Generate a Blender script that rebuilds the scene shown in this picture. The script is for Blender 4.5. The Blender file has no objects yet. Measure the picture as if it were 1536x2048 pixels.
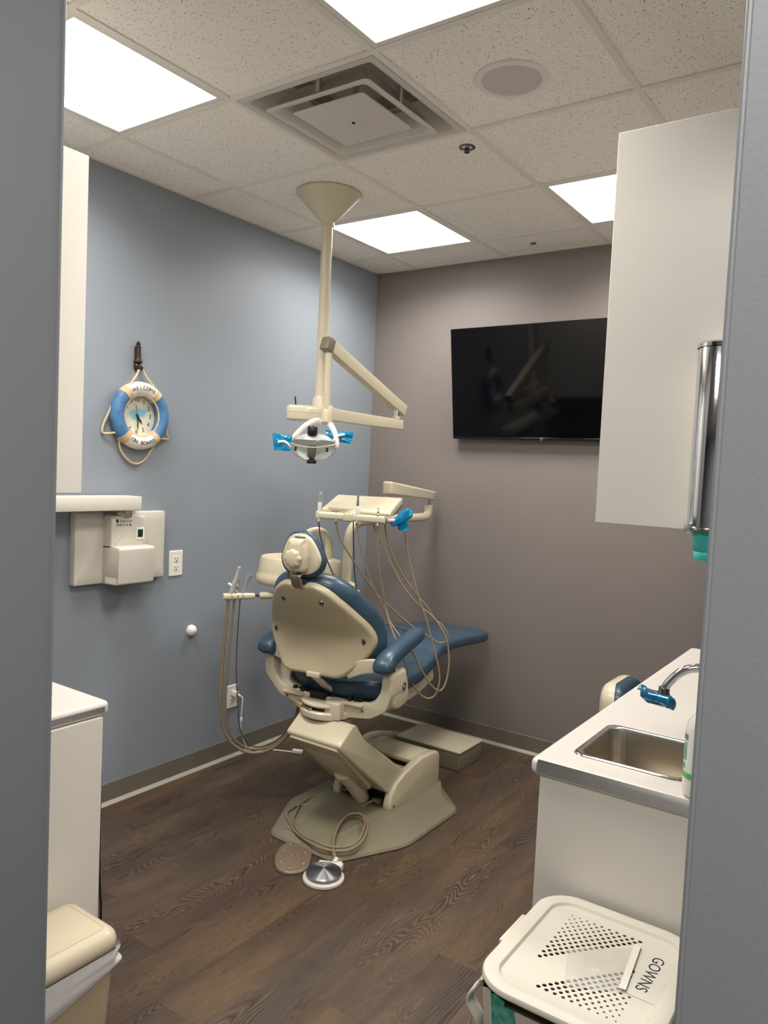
import bpy, bmesh, math, random
from mathutils import Vector, Matrix, geometry
random.seed(4)
SC = bpy.context.scene
COL = SC.collection
PI = math.pi
V = Vector

# ------------------------------------------------------------------ materials
def srgb(r, g, b):
    def f(c):
        c /= 255.0
        return c / 12.92 if c <= 0.04045 else ((c + 0.055) / 1.055) ** 2.4
    return (f(r), f(g), f(b), 1.0)

def mat(name, col, rough=0.5, metal=0.0, var=0.0, vscale=6.0, bump=0.0, bscale=80.0, coat=0.0, spec=0.5,
        trans=0.0, ior=1.45, rvar=0.0, alpha=1.0):
    m = bpy.data.materials.new(name); m.use_nodes = True
    nt = m.node_tree; b = nt.nodes['Principled BSDF']
    c = srgb(*col)
    b.inputs['Base Color'].default_value = c
    b.inputs['Roughness'].default_value = rough
    b.inputs['Metallic'].default_value = metal
    b.inputs['Coat Weight'].default_value = coat
    b.inputs['Coat Roughness'].default_value = 0.08
    b.inputs['Specular IOR Level'].default_value = spec
    b.inputs['Transmission Weight'].default_value = trans
    b.inputs['IOR'].default_value = ior
    b.inputs['Alpha'].default_value = alpha
    tc = nt.nodes.new('ShaderNodeTexCoord')
    if var > 0 or rvar > 0:
        n = nt.nodes.new('ShaderNodeTexNoise'); n.inputs['Scale'].default_value = vscale; n.inputs['Detail'].default_value = 4
        nt.links.new(tc.outputs['Object'], n.inputs['Vector'])
        if var > 0:
            r = nt.nodes.new('ShaderNodeValToRGB')
            r.color_ramp.elements[0].position = 0.3; r.color_ramp.elements[1].position = 0.7
            r.color_ramp.elements[0].color = tuple(x * (1 - var) for x in c[:3]) + (1,)
            r.color_ramp.elements[1].color = tuple(min(1, x * (1 + var)) for x in c[:3]) + (1,)
            nt.links.new(n.outputs['Fac'], r.inputs['Fac']); nt.links.new(r.outputs['Color'], b.inputs['Base Color'])
        if rvar > 0:
            mr = nt.nodes.new('ShaderNodeMapRange')
            mr.inputs['To Min'].default_value = max(0.02, rough - rvar); mr.inputs['To Max'].default_value = rough + rvar
            nt.links.new(n.outputs['Fac'], mr.inputs['Value']); nt.links.new(mr.outputs['Result'], b.inputs['Roughness'])
    if bump > 0:
        n2 = nt.nodes.new('ShaderNodeTexNoise'); n2.inputs['Scale'].default_value = bscale; n2.inputs['Detail'].default_value = 3
        nt.links.new(tc.outputs['Object'], n2.inputs['Vector'])
        bp = nt.nodes.new('ShaderNodeBump'); bp.inputs['Strength'].default_value = bump; bp.inputs['Distance'].default_value = 0.002
        nt.links.new(n2.outputs['Fac'], bp.inputs['Height']); nt.links.new(bp.outputs['Normal'], b.inputs['Normal'])
    return m

def emit(name, col, strength):
    m = bpy.data.materials.new(name); m.use_nodes = True
    b = m.node_tree.nodes['Principled BSDF']
    b.inputs['Base Color'].default_value = (0.8, 0.8, 0.8, 1)
    b.inputs['Emission Color'].default_value = col
    b.inputs['Emission Strength'].default_value = strength
    return m

def film_mat(name, col, rough=0.12, clear=0.35, tint=0.3):
    # thin tinted plastic film: part see-through, part coloured gloss
    m = bpy.data.materials.new(name); m.use_nodes = True
    nt = m.node_tree; out = nt.nodes['Material Output']; b = nt.nodes['Principled BSDF']
    c = srgb(*col)
    b.inputs['Base Color'].default_value = c; b.inputs['Roughness'].default_value = rough
    tr = nt.nodes.new('ShaderNodeBsdfTransparent'); tr.inputs['Color'].default_value = tuple(tint + (1 - tint) * x for x in c[:3]) + (1,)
    mx = nt.nodes.new('ShaderNodeMixShader'); mx.inputs['Fac'].default_value = clear
    tc = nt.nodes.new('ShaderNodeTexCoord'); n = nt.nodes.new('ShaderNodeTexNoise'); n.inputs['Scale'].default_value = 28
    nt.links.new(tc.outputs['Object'], n.inputs['Vector'])
    bp = nt.nodes.new('ShaderNodeBump'); bp.inputs['Strength'].default_value = 0.6; bp.inputs['Distance'].default_value = 0.01
    nt.links.new(n.outputs['Fac'], bp.inputs['Height']); nt.links.new(bp.outputs['Normal'], b.inputs['Normal'])
    nt.links.new(b.outputs[0], mx.inputs[1]); nt.links.new(tr.outputs[0], mx.inputs[2]); nt.links.new(mx.outputs[0], out.inputs['Surface'])
    return m

class NT:
    """tiny node helper"""
    def __init__(s, m): s.nt = m.node_tree; s.b = s.nt.nodes['Principled BSDF']
    def n(s, t, **kw):
        o = s.nt.nodes.new(t)
        for k, v in kw.items(): setattr(o, k, v)
        return o
    def l(s, a, b): s.nt.links.new(a, b)
    def math(s, op, a, b=None, c=None):
        o = s.n('ShaderNodeMath', operation=op)
        for i, x in enumerate((a, b, c)):
            if x is None: continue
            if hasattr(x, 'links'): s.l(x, o.inputs[i])
            else: o.inputs[i].default_value = x
        return o.outputs[0]

# ------------------------------------------------------------------ geometry
def catmull(pts, n=8, closed=False):
    P = [V(p) for p in pts]; out = []
    m = len(P)
    if m < 3 and not closed: return P
    rng = m if closed else m - 1
    for i in range(rng):
        if closed: p0, p1, p2, p3 = P[(i - 1) % m], P[i], P[(i + 1) % m], P[(i + 2) % m]
        else:
            p1, p2 = P[i], P[i + 1]
            p0 = P[i - 1] if i > 0 else p1 * 2 - p2
            p3 = P[i + 2] if i + 2 < m else p2 * 2 - p1
        for k in range(n):
            t = k / n
            out.append(0.5 * ((2 * p1) + (p2 - p0) * t + (2 * p0 - 5 * p1 + 4 * p2 - p3) * t * t + (3 * p1 - p0 - 3 * p2 + p3) * t ** 3))
    if not closed: out.append(P[-1])
    return out

def rrect(w, h, r, n=6, cx=0, cy=0):
    pts = []
    for (sx, sy, a0) in ((1, 1, 0), (-1, 1, 90), (-1, -1, 180), (1, -1, 270)):
        for k in range(n + 1):
            a = math.radians(a0 + 90 * k / n)
            pts.append((cx + sx * (w / 2 - r) + r * math.cos(a), cy + sy * (h / 2 - r) + r * math.sin(a)))
    return pts

def round_poly(pts, r, n=5):
    """round the corners of a 2D polygon"""
    out = []; m = len(pts)
    for i in range(m):
        p = V(pts[i]).to_2d(); a = V(pts[i - 1]).to_2d(); b = V(pts[(i + 1) % m]).to_2d()
        rr = r[i] if isinstance(r, (list, tuple)) else r
        da = (a - p); db = (b - p)
        ra = min(rr, da.length * 0.45); rb = min(rr, db.length * 0.45)
        if rr <= 1e-6: out.append(tuple(p)); continue
        s = p + da.normalized() * ra; e = p + db.normalized() * rb
        for k in range(n + 1):
            t = k / n
            out.append(tuple((1 - t) ** 2 * s + 2 * t * (1 - t) * p + t * t * e))
    return out

def area2(pts): return 0.5 * sum(pts[i - 1][0] * pts[i][1] - pts[i][0] * pts[i - 1][1] for i in range(len(pts)))

class B:
    def __init__(s): s.bm = bmesh.new()
    def _merge(s, tmp):
        me = bpy.data.meshes.new('t'); tmp.to_mesh(me); tmp.free(); s.bm.from_mesh(me); bpy.data.meshes.remove(me)
    def box(s, x0, x1, y0, y1, z0, z1, bev=0.0, seg=3, M=None):
        t = bmesh.new()
        vs = [t.verts.new((x, y, z)) for x in (x0, x1) for y in (y0, y1) for z in (z0, z1)]
        for f in ((0, 1, 3, 2), (4, 6, 7, 5), (0, 4, 5, 1), (2, 3, 7, 6), (0, 2, 6, 4), (1, 5, 7, 3)): t.faces.new([vs[i] for i in f])
        bmesh.ops.recalc_face_normals(t, faces=t.faces)
        if bev > 0: bmesh.ops.bevel(t, geom=list(t.edges), offset=bev, segments=seg, profile=0.5, affect='EDGES')
        if M is not None: t.transform(M)
        s._merge(t); return s
    def obox(s, c, ex, ey, ez, sx, sy, sz, bev=0.0, seg=3):
        """oriented box: centre c, axes, full sizes"""
        M = Matrix((V(ex).normalized(), V(ey).normalized(), V(ez).normalized())).transposed().to_4x4(); M.translation = V(c)
        return s.box(-sx / 2, sx / 2, -sy / 2, sy / 2, -sz / 2, sz / 2, bev, seg, M)
    def bar(s, p0, p1, w, h, up=(0, 0, 1), bev=0.0, seg=3, ext=0.0):
        p0, p1 = V(p0), V(p1); d = (p1 - p0); L = d.length; d.normalize()
        x = d.cross(V(up)).normalized(); z = x.cross(d)
        return s.obox((p0 + p1) / 2, x, d, z, w, L + 2 * ext, h, bev, seg)
    def rings(s, R, closed_ends=True, cyc=True):
        bm = s.bm; prev = None; first = None
        for ring in R:
            cur = [bm.verts.new(p) for p in ring]
            if prev:
                n = len(cur)
                for i in range(n if cyc else n - 1):
                    j = (i + 1) % n
                    try: bm.faces.new((prev[i], prev[j], cur[j], cur[i]))
                    except ValueError: pass
            else: first = cur
            prev = cur
        if closed_ends:
            for r, fl in ((first, True), (prev, False)):
                c = sum((v.co for v in r), V((0, 0, 0))) / len(r); cv = bm.verts.new(c); n = len(r)
                for i in range(n):
                    j = (i + 1) % n
                    bm.faces.new((cv, r[j], r[i]) if fl else (cv, r[i], r[j]))
        return s
    def lathe(s, c, axis, prof, n=32, caps=True, lobes=0, lobe=0.0):
        c = V(c); a = V(axis).normalized(); u = a.orthogonal().normalized(); w = a.cross(u)
        R = []
        for r, h in prof:
            ring = []
            for k in range(n):
                th = 2 * PI * k / n; rr = r * (1 + lobe * math.cos(lobes * th)) if lobes else r
                ring.append(c + a * h + (u * math.cos(th) + w * math.sin(th)) * max(rr, 1e-5))
            R.append(ring)
        return s.rings(R, caps)
    def cyl(s, p0, p1, r0, r1=None, n=24, bev=0.0):
        p0, p1 = V(p0), V(p1); L = (p1 - p0).length; r1 = r0 if r1 is None else r1
        if bev > 0: prof = [(r0 - bev, 0), (r0 - bev * .3, bev * .3), (r0, bev), (r1, L - bev), (r1 - bev * .3, L - bev * .3), (r1 - bev, L)]
        else: prof = [(r0, 0), (r1, L)]
        return s.lathe(p0, p1 - p0, prof, n)
    def tube(s, pts, r, n=12, sub=6, smooth=True, caps=True, sq=None):
        P = catmull(pts, sub) if smooth and len(pts) > 2 else [V(p) for p in pts]
        m = len(P); R = []
        t = (P[1] - P[0]).normalized(); u = t.orthogonal().normalized()
        for i in range(m):
            a = P[max(i - 1, 0)]; b = P[min(i + 1, m - 1)]; t2 = (b - a)
            if t2.length < 1e-9: t2 = t.copy()
            t2.normalize()
            u = (u - t2 * u.dot(t2))
            u = u.normalized() if u.length > 1e-6 else t2.orthogonal().normalized()
            w = t2.cross(u)
            if callable(r): rr = r(i / (m - 1))
            elif isinstance(r, (list, tuple)):
                f = i / (m - 1) * (len(r) - 1); k = min(int(f), len(r) - 2); rr = r[k] + (r[k + 1] - r[k]) * (f - k)
            else: rr = r
            R.append([P[i] + (u * math.cos(2 * PI * k / n) + w * math.sin(2 * PI * k / n)) * rr for k in range(n)])
        return s.rings(R, caps)
    def sweep(s, pts, section, up=(0, 0, 1), sub=6, smooth=True, scale=None):
        """sweep a 2D section (side, up) along pts"""
        P = catmull(pts, sub) if smooth and len(pts) > 2 else [V(p) for p in pts]
        m = len(P); R = []
        for i in range(m):
            t = (P[min(i + 1, m - 1)] - P[max(i - 1, 0)]).normalized()
            x = t.cross(V(up)).normalized(); z = x.cross(t); k = scale(i / (m - 1)) if scale else (1, 1)
            R.append([P[i] + x * a * k[0] + z * b * k[1] for a, b in section])
        return s.rings(R, True)
    def pad(s, outline, ringlist, mapf, capk=(0.75, 0.5, 0.25), crown=(0.0, 0.0)):
        """outline closed 2D; ringlist [(inset, depth)]; mapf(a,b,d)->xyz"""
        o = [V((p[0], p[1])) for p in outline]
        if area2(o) < 0: o.reverse()
        n = len(o); c = sum(o, V((0, 0))) / n; nor = []
        for i in range(n):
            t = (o[(i + 1) % n] - o[i - 1]); t.normalize() if t.length > 0 else None
            nor.append(V((t.y, -t.x)))
        base = []
        for ins, d in ringlist: base.append(([o[i] - nor[i] * ins for i in range(n)], d))
        R = []
        f, d0 = base[0]
        for k in reversed(capk): R.append([(c + (p - c) * k, d0 + crown[0] * (1 - k * k)) for p in f])
        for ps, d in base: R.append([(p, d) for p in ps])
        l, d1 = base[-1]
        for k in capk: R.append([(c + (p - c) * k, d1 + crown[1] * (1 - k * k)) for p in l])
        return s.rings([[V(mapf(p.x, p.y, d)) for p, d in r] for r in R], True)
    def prism(s, poly, mapf, d0, d1, bev=0.0, seg=3):
        """extrude a 2D polygon (may be concave) from depth d0 to d1"""
        t = bmesh.new(); p = list(poly)
        va = [t.verts.new(mapf(a, b, d0)) for a, b in p]; vb = [t.verts.new(mapf(a, b, d1)) for a, b in p]
        n = len(p)
        t.faces.new(va); t.faces.new(list(reversed(vb)))
        for i in range(n): t.faces.new((va[i], vb[i], vb[(i + 1) % n], va[(i + 1) % n]))
        bmesh.ops.recalc_face_normals(t, faces=t.faces)
        if bev > 0:
            es = [e for e in t.edges if e.is_manifold and e.calc_face_angle(0) > 0.5]
            bmesh.ops.bevel(t, geom=es, offset=bev, segments=seg, profile=0.5, affect='EDGES', clamp_overlap=True)
        s._merge(t); return s
    def ellipsoid(s, c, rx, ry, rz, M=None, n=32, m=16, t0=-90, t1=90, caps=True):
        c = V(c); R = []
        for k in range(m + 1):
            la = math.radians(t0 + (t1 - t0) * k / m); ring = []
            for i in range(n):
                lo = 2 * PI * i / n
                q = V((rx * math.cos(la) * math.cos(lo), ry * math.cos(la) * math.sin(lo), rz * math.sin(la)))
                ring.append(c + (M @ q if M else q))
            R.append(ring)
        return s.rings(R, caps)
    def torus(s, c, axis, R, r, a0=0, a1=360, n=48, m=14, ry=None, u0=None):
        c = V(c); a = V(axis).normalized(); u = V(u0).normalized() if u0 else a.orthogonal().normalized(); w = a.cross(u); RR = []
        full = abs(a1 - a0) >= 360; ry = r if ry is None else ry
        for k in range(n + (0 if full else 1)):
            th = math.radians(a0 + (a1 - a0) * k / n); d = u * math.cos(th) + w * math.sin(th)
            RR.append([c + d * (R + r * math.cos(2 * PI * j / m)) + a * ry * math.sin(2 * PI * j / m) for j in range(m)])
        if full: RR.append(RR[0]); return s.rings(RR, False)
        return s.rings(RR, True)
    def mesh(s, me, M):
        t = bmesh.new(); t.from_mesh(me); t.transform(M); s._merge(t); return s
    def faces(s, verts, faces):
        vs = [s.bm.verts.new(v) for v in verts]
        for f in faces: s.bm.faces.new([vs[i] for i in f])
        return s

def text_mesh(body, size, extrude=0.0005, align='CENTER'):
    c = bpy.data.curves.new('t', 'FONT'); c.body = body; c.size = size; c.extrude = extrude
    c.align_x = align; c.align_y = 'CENTER'; c.resolution_u = 4
    o = bpy.data.objects.new('t', c); COL.objects.link(o)
    bpy.context.view_layer.update()
    me = bpy.data.meshes.new_from_object(o.evaluated_get(bpy.context.evaluated_depsgraph_get()))
    bpy.data.objects.remove(o); bpy.data.curves.remove(c)
    return me

def frame_M(o, ex, ey, ez):
    M = Matrix((V(ex).normalized(), V(ey).normalized(), V(ez).normalized())).transposed().to_4x4(); M.translation = V(o); return M

# ------------------------------------------------------------------ objects
BASE = {}
def thing(name, label, cat, loc, group=None):
    o = bpy.data.objects.new(name, None); COL.objects.link(o); o.location = loc
    o.empty_display_size = 0.05
    o['label'] = label; o['category'] = cat
    if group: o['group'] = group
    BASE[o.name] = V(loc); return o

def link_mesh(name, b, m, base, parent, ang):
    me = bpy.data.meshes.new(name)
    bmesh.ops.remove_doubles(b.bm, verts=b.bm.verts, dist=1e-6)
    bmesh.ops.recalc_face_normals(b.bm, faces=b.bm.faces)
    b.bm.to_mesh(me); b.bm.free()
    me.transform(Matrix.Translation(-base))
    for p in me.polygons: p.use_smooth = True
    me.set_sharp_from_angle(angle=math.radians(ang))
    me.materials.append(m)
    o = bpy.data.objects.new(name, me); COL.objects.link(o)
    if parent: o.parent = parent
    else: o.location = base
    BASE[o.name] = base
    return o

def part(name, b, m, parent, label=None, ang=38):
    o = link_mesh(name, b, m, BASE[parent.name], parent, ang)
    if label: o['label'] = label
    return o

def solo(name, b, m, label, cat, loc, group=None, ang=38):
    o = link_mesh(name, b, m, V(loc), None, ang); o['label'] = label; o['category'] = cat
    if group: o['group'] = group
    return o

def struct(name, b, m, ang=30):
    o = link_mesh(name, b, m, V((0, 0, 0)), None, ang); o['kind'] = 'structure'; return o

def dup(root, loc, label, group=None):
    r = root.copy(); COL.objects.link(r); r.location = loc; r['label'] = label
    if group: r['group'] = group
    for ch in list(root.children):
        c = ch.copy(); COL.objects.link(c); c.parent = r
        for g in list(ch.children):
            d = g.copy(); COL.objects.link(d); d.parent = c
    return r
# ------------------------------------------------------------------ materials of the place
H = 2.853           # ceiling height
T = 0.61            # ceiling tile
GX, GY = 0.910, -2.161
W = 2.85            # right wall
YF, YO = -3.30, -3.42   # inner and outer face of the doorway wall
JL, JR = 1.742, 2.822

def wall_mat(name, col, rough, scuff=None):
    m = mat(name, col, rough, var=0.025, vscale=1.7, bump=0.12, bscale=170, spec=0.45)
    if scuff:
        g = NT(m); src = g.b.inputs['Base Color'].links[0].from_socket
        tc = g.n('ShaderNodeTexCoord'); mp = g.n('ShaderNodeMapping')
        c, s = scuff
        mp.inputs['Location'].default_value = tuple(-c[i] / s[i] for i in range(3)); mp.inputs['Scale'].default_value = tuple(1 / x for x in s)
        g.l(tc.outputs['Object'], mp.inputs['Vector'])
        ln = g.n('ShaderNodeVectorMath', operation='LENGTH'); g.l(mp.outputs[0], ln.inputs[0])
        nz = g.n('ShaderNodeTexNoise'); nz.inputs['Scale'].default_value = 130; nz.inputs['Detail'].default_value = 8
        mp2 = g.n('ShaderNodeMapping'); mp2.inputs['Scale'].default_value = (1, 1, 0.45); g.l(tc.outputs['Object'], mp2.inputs['Vector'])
        g.l(mp2.outputs[0], nz.inputs['Vector'])
        a = g.math('SUBTRACT', 1.0, ln.outputs['Value'])
        a2 = g.math('MAXIMUM', a, 0.0)
        k = g.n('ShaderNodeMapRange'); k.inputs['From Min'].default_value = 0.52; k.inputs['From Max'].default_value = 0.68; g.l(nz.outputs['Fac'], k.inputs['Value'])
        f = g.math('MULTIPLY', g.math('MULTIPLY', a2, k.outputs[0]), 0.6)
        mx = g.n('ShaderNodeMix', data_type='RGBA'); mx.inputs['B'].default_value = srgb(70, 72, 78)
        g.l(f, mx.inputs['Factor']); g.l(src, mx.inputs['A']); g.l(mx.outputs['Result'], g.b.inputs['Base Color'])
    return m

M_blue = wall_mat('blue_grey_paint', (138, 145, 154), 0.42, ((0, -1.62, 0.665), (1, 0.15, 0.08)))
M_taupe = wall_mat('taupe_paint', (128, 120, 116), 0.46)
M_hall = wall_mat('hall_grey_paint', (118, 120, 123), 0.45)

def ceiling_tile_mat():
    m = mat('fissured_ceiling_tile', (206, 199, 189), 0.95, spec=0.2)
    g = NT(m); tc = g.n('ShaderNodeTexCoord')
    w = g.n('ShaderNodeTexNoise'); w.inputs['Scale'].default_value = 35
    g.l(tc.outputs['Object'], w.inputs['Vector'])
    ad = g.n('ShaderNodeVectorMath', operation='MULTIPLY_ADD'); g.l(w.outputs['Color'], ad.inputs[0]); ad.inputs[1].default_value = (0.02, 0.02, 0); g.l(tc.outputs['Object'], ad.inputs[2])
    pits = None
    for sc, th, rot in (((170, 72, 1), 0.15, 0.5), ((72, 170, 1), 0.15, 0.3), ((210, 210, 1), 0.12, 0.9)):
        mp = g.n('ShaderNodeMapping'); mp.inputs['Scale'].default_value = sc; mp.inputs['Rotation'].default_value = (0, 0, rot); g.l(ad.outputs[0], mp.inputs['Vector'])
        vo = g.n('ShaderNodeTexVoronoi'); vo.inputs['Scale'].default_value = 1.0; g.l(mp.outputs[0], vo.inputs['Vector'])
        wn = g.n('ShaderNodeTexWhiteNoise', noise_dimensions='3D'); g.l(vo.outputs['Position'], wn.inputs['Vector'])
        keep = g.math('GREATER_THAN', wn.outputs['Value'], 0.42)
        lim = g.math('MULTIPLY', wn.outputs['Value'], th * 1.6)
        p = g.math('MULTIPLY', keep, g.math('LESS_THAN', vo.outputs['Distance'], lim))
        pits = p if pits is None else g.math('MAXIMUM', pits, p)
    n = g.n('ShaderNodeTexNoise'); n.inputs['Scale'].default_value = 3; g.l(tc.outputs['Object'], n.inputs['Vector'])
    r = g.n('ShaderNodeValToRGB'); r.color_ramp.elements[0].color = srgb(236, 230, 222); r.color_ramp.elements[1].color = srgb(243, 238, 230)
    g.l(n.outputs['Fac'], r.inputs['Fac'])
    mx = g.n('ShaderNodeMix', data_type='RGBA'); g.l(g.math('MULTIPLY', pits, 0.8), mx.inputs['Factor']); g.l(r.outputs['Color'], mx.inputs['A']); mx.inputs['B'].default_value = srgb(92, 84, 76)
    g.l(mx.outputs['Result'], g.b.inputs['Base Color'])
    bp = g.n('ShaderNodeBump'); bp.invert = True; bp.inputs['Strength'].default_value = 0.5; bp.inputs['Distance'].default_value = 0.003
    g.l(pits, bp.inputs['Height']); g.l(bp.outputs[0], g.b.inputs['Normal'])
    return m

def floor_mat():
    m = mat('dark_vinyl_plank', (88, 74, 62), 0.42, spec=0.4)
    g = NT(m); tc = g.n('ShaderNodeTexCoord'); sp = g.n('ShaderNodeSeparateXYZ'); g.l(tc.outputs['Object'], sp.inputs[0])
    PW, PL = 0.182, 1.22
    xs = g.math('DIVIDE', g.math('ADD', sp.outputs['X'], 0.06), PW); ix = g.math('FLOOR', xs); fx = g.math('FRACT', xs)
    w1 = g.n('ShaderNodeTexWhiteNoise', noise_dimensions='1D'); g.l(ix, w1.inputs['W'])
    ys = g.math('ADD', g.math('DIVIDE', sp.outputs['Y'], PL), g.math('MULTIPLY', w1.outputs['Value'], 3.7)); iy = g.math('FLOOR', ys); fy = g.math('FRACT', ys)
    pid = g.math('ADD', g.math('MULTIPLY', ix, 17.3), g.math('MULTIPLY', iy, 5.77))
    w2 = g.n('ShaderNodeTexWhiteNoise', noise_dimensions='1D'); g.l(pid, w2.inputs['W'])
    w3 = g.n('ShaderNodeTexWhiteNoise', noise_dimensions='1D'); g.l(g.math('ADD', pid, 0.5), w3.inputs['W'])
    # plank space with its own offset
    def vec(kx, ky, kz=3.0):
        c = g.n('ShaderNodeCombineXYZ'); g.l(g.math('MULTIPLY', sp.outputs['X'], kx), c.inputs[0]); g.l(g.math('MULTIPLY', sp.outputs['Y'], ky), c.inputs[1]); g.l(g.math('MULTIPLY', pid, kz), c.inputs[2]); return c.outputs[0]
    # tone patches along the plank
    n1 = g.n('ShaderNodeTexNoise'); n1.inputs['Scale'].default_value = 1; n1.inputs['Detail'].default_value = 3; g.l(vec(7, 1.4), n1.inputs['Vector'])
    r1 = g.n('ShaderNodeValToRGB'); e = r1.color_ramp.elements
    e[0].position = 0.25; e[0].color = srgb(66, 53, 45); e[1].position = 0.75; e[1].color = srgb(98, 80, 60)
    x = e.new(0.5); x.color = srgb(79, 65, 53)
    g.l(n1.outputs['Fac'], r1.inputs['Fac'])
    # per plank tone
    hs = g.n('ShaderNodeHueSaturation'); g.l(r1.outputs['Color'], hs.inputs['Color'])
    mrv = g.n('ShaderNodeMapRange'); mrv.inputs['To Min'].default_value = 0.92; mrv.inputs['To Max'].default_value = 1.06; g.l(w2.outputs['Value'], mrv.inputs['Value']); g.l(mrv.outputs[0], hs.inputs['Value'])
    mrs = g.n('ShaderNodeMapRange'); mrs.inputs['To Min'].default_value = 0.9; mrs.inputs['To Max'].default_value = 1.12; g.l(w3.outputs['Value'], mrs.inputs['Value']); g.l(mrs.outputs[0], hs.inputs['Saturation'])
    # cathedral grain: contour lines of a stretched noise
    n2 = g.n('ShaderNodeTexNoise'); n2.inputs['Scale'].default_value = 1; n2.inputs['Detail'].default_value = 1.2; n2.inputs['Roughness'].default_value = 0.45; g.l(vec(8.5, 1.5, 7.1), n2.inputs['Vector'])
    n3 = g.n('ShaderNodeTexNoise'); n3.inputs['Scale'].default_value = 1; n3.inputs['Detail'].default_value = 3; g.l(vec(38, 9, 1.3), n3.inputs['Vector'])
    cv = g.math('ADD', g.math('MULTIPLY', n2.outputs['Fac'], 44.0), g.math('MULTIPLY', n3.outputs['Fac'], 0.9))
    tri = g.math('ABSOLUTE', g.math('SUBTRACT', g.math('FRACT', cv), 0.5))
    ln = g.n('ShaderNodeMapRange'); ln.inputs['From Min'].default_value = 0.22; ln.inputs['From Max'].default_value = 0.46; g.l(tri, ln.inputs['Value'])
    # grain fades in and out in patches
    n4 = g.n('ShaderNodeTexNoise'); n4.inputs['Scale'].default_value = 1; n4.inputs['Detail'].default_value = 2; g.l(vec(6, 1.6, 2.3), n4.inputs['Vector'])
    pm = g.n('ShaderNodeMapRange'); pm.inputs['From Min'].default_value = 0.46; pm.inputs['From Max'].default_value = 0.66; g.l(n4.outputs['Fac'], pm.inputs['Value'])
    gr = g.math('MULTIPLY', ln.outputs[0], g.math('MULTIPLY_ADD', pm.outputs[0], 0.66, 0.06))
    mx = g.n('ShaderNodeMix', data_type='RGBA'); g.l(gr, mx.inputs['Factor']); g.l(hs.outputs['Color'], mx.inputs['A']); mx.inputs['B'].default_value = srgb(38, 29, 24)
    # pale thin line next to each dark ring
    l2 = g.n('ShaderNodeMapRange'); l2.inputs['From Min'].default_value = 0.10; l2.inputs['From Max'].default_value = 0.0; g.l(tri, l2.inputs['Value'])
    mp2 = g.n('ShaderNodeMix', data_type='RGBA'); g.l(g.math('MULTIPLY', g.math('MULTIPLY', l2.outputs[0], pm.outputs[0]), 0.5), mp2.inputs['Factor']); g.l(mx.outputs['Result'], mp2.inputs['A']); mp2.inputs['B'].default_value = srgb(124, 104, 84)
    # fine fibres
    n5 = g.n('ShaderNodeTexNoise'); n5.inputs['Scale'].default_value = 1; n5.inputs['Detail'].default_value = 4; g.l(vec(190, 14, 1), n5.inputs['Vector'])
    mr5 = g.n('ShaderNodeMapRange'); mr5.inputs['From Min'].default_value = 0.3; mr5.inputs['From Max'].default_value = 0.7; mr5.inputs['To Min'].default_value = 0.80; mr5.inputs['To Max'].default_value = 1.18; g.l(n5.outputs['Fac'], mr5.inputs['Value'])
    h2 = g.n('ShaderNodeHueSaturation'); g.l(mp2.outputs['Result'], h2.inputs['Color']); g.l(mr5.outputs[0], h2.inputs['Value'])
    # seams
    ex = g.math('MULTIPLY', g.math('MINIMUM', fx, g.math('SUBTRACT', 1.0, fx)), PW); ey = g.math('MULTIPLY', g.math('MINIMUM', fy, g.math('SUBTRACT', 1.0, fy)), PL)
    se = g.math('LESS_THAN', g.math('MINIMUM', ex, ey), 0.0007)
    m3 = g.n('ShaderNodeMix', data_type='RGBA'); g.l(g.math('MULTIPLY', se, 0.5), m3.inputs['Factor']); g.l(h2.outputs['Color'], m3.inputs['A']); m3.inputs['B'].default_value = srgb(40, 32, 28)
    g.l(m3.outputs['Result'], g.b.inputs['Base Color'])
    rr = g.n('ShaderNodeMapRange'); rr.inputs['To Min'].default_value = 0.36; rr.inputs['To Max'].default_value = 0.52; g.l(n5.outputs['Fac'], rr.inputs['Value']); g.l(rr.outputs[0], g.b.inputs['Roughness'])
    bp = g.n('ShaderNodeBump'); bp.inputs['Strength'].default_value = 0.15; bp.inputs['Distance'].default_value = 0.001; bp.invert = True
    g.l(gr, bp.inputs['Height']); g.l(bp.outputs[0], g.b.inputs['Normal'])
    return m

M_tile = ceiling_tile_mat()
M_floor = floor_mat()
M_grid = mat('ceiling_grid_enamel', (226, 220, 211), 0.5, var=0.03)
M_base = mat('rubber_baseboard', (112, 105, 94), 0.5, var=0.06, vscale=9)
M_toe = mat('baseboard_toe', (156, 150, 138), 0.5, var=0.05)
M_lam = mat('white_laminate', (229, 223, 212), 0.32, var=0.015, vscale=3)
M_top = mat('white_worktop_laminate', (212, 205, 197), 0.3, var=0.015, vscale=30)
M_cream = mat('cream_moulded_plastic', (206, 196, 170), 0.28, var=0.02, vscale=5, coat=0.35)
M_cream2 = mat('painted_cream_metal', (206, 196, 172), 0.33, var=0.02, coat=0.2)
M_beige = mat('greige_base_plastic', (126, 119, 99), 0.36, var=0.03, coat=0.2)
M_vinyl = mat('slate_blue_upholstery', (46, 70, 87), 0.38, var=0.05, bump=0.15, bscale=260, coat=0.12)
M_hose = mat('tan_rubber_hose', (134, 118, 95), 0.4, var=0.06, vscale=20)
M_hose2 = mat('dark_taupe_hose', (84, 74, 64), 0.42, var=0.06)
M_white = mat('white_plastic', (232, 228, 218), 0.35, var=0.01)
M_offw = mat('grey_white_plastic', (205, 199, 188), 0.4, var=0.015)
M_chrome = mat('chrome', (225, 225, 225), 0.09, 1.0, rvar=0.03)
M_steel = mat('brushed_stainless', (196, 188, 172), 0.3, 1.0)
M_dsteel = mat('dark_polished_steel', (120, 122, 128), 0.2, 1.0, rvar=0.04)
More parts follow.
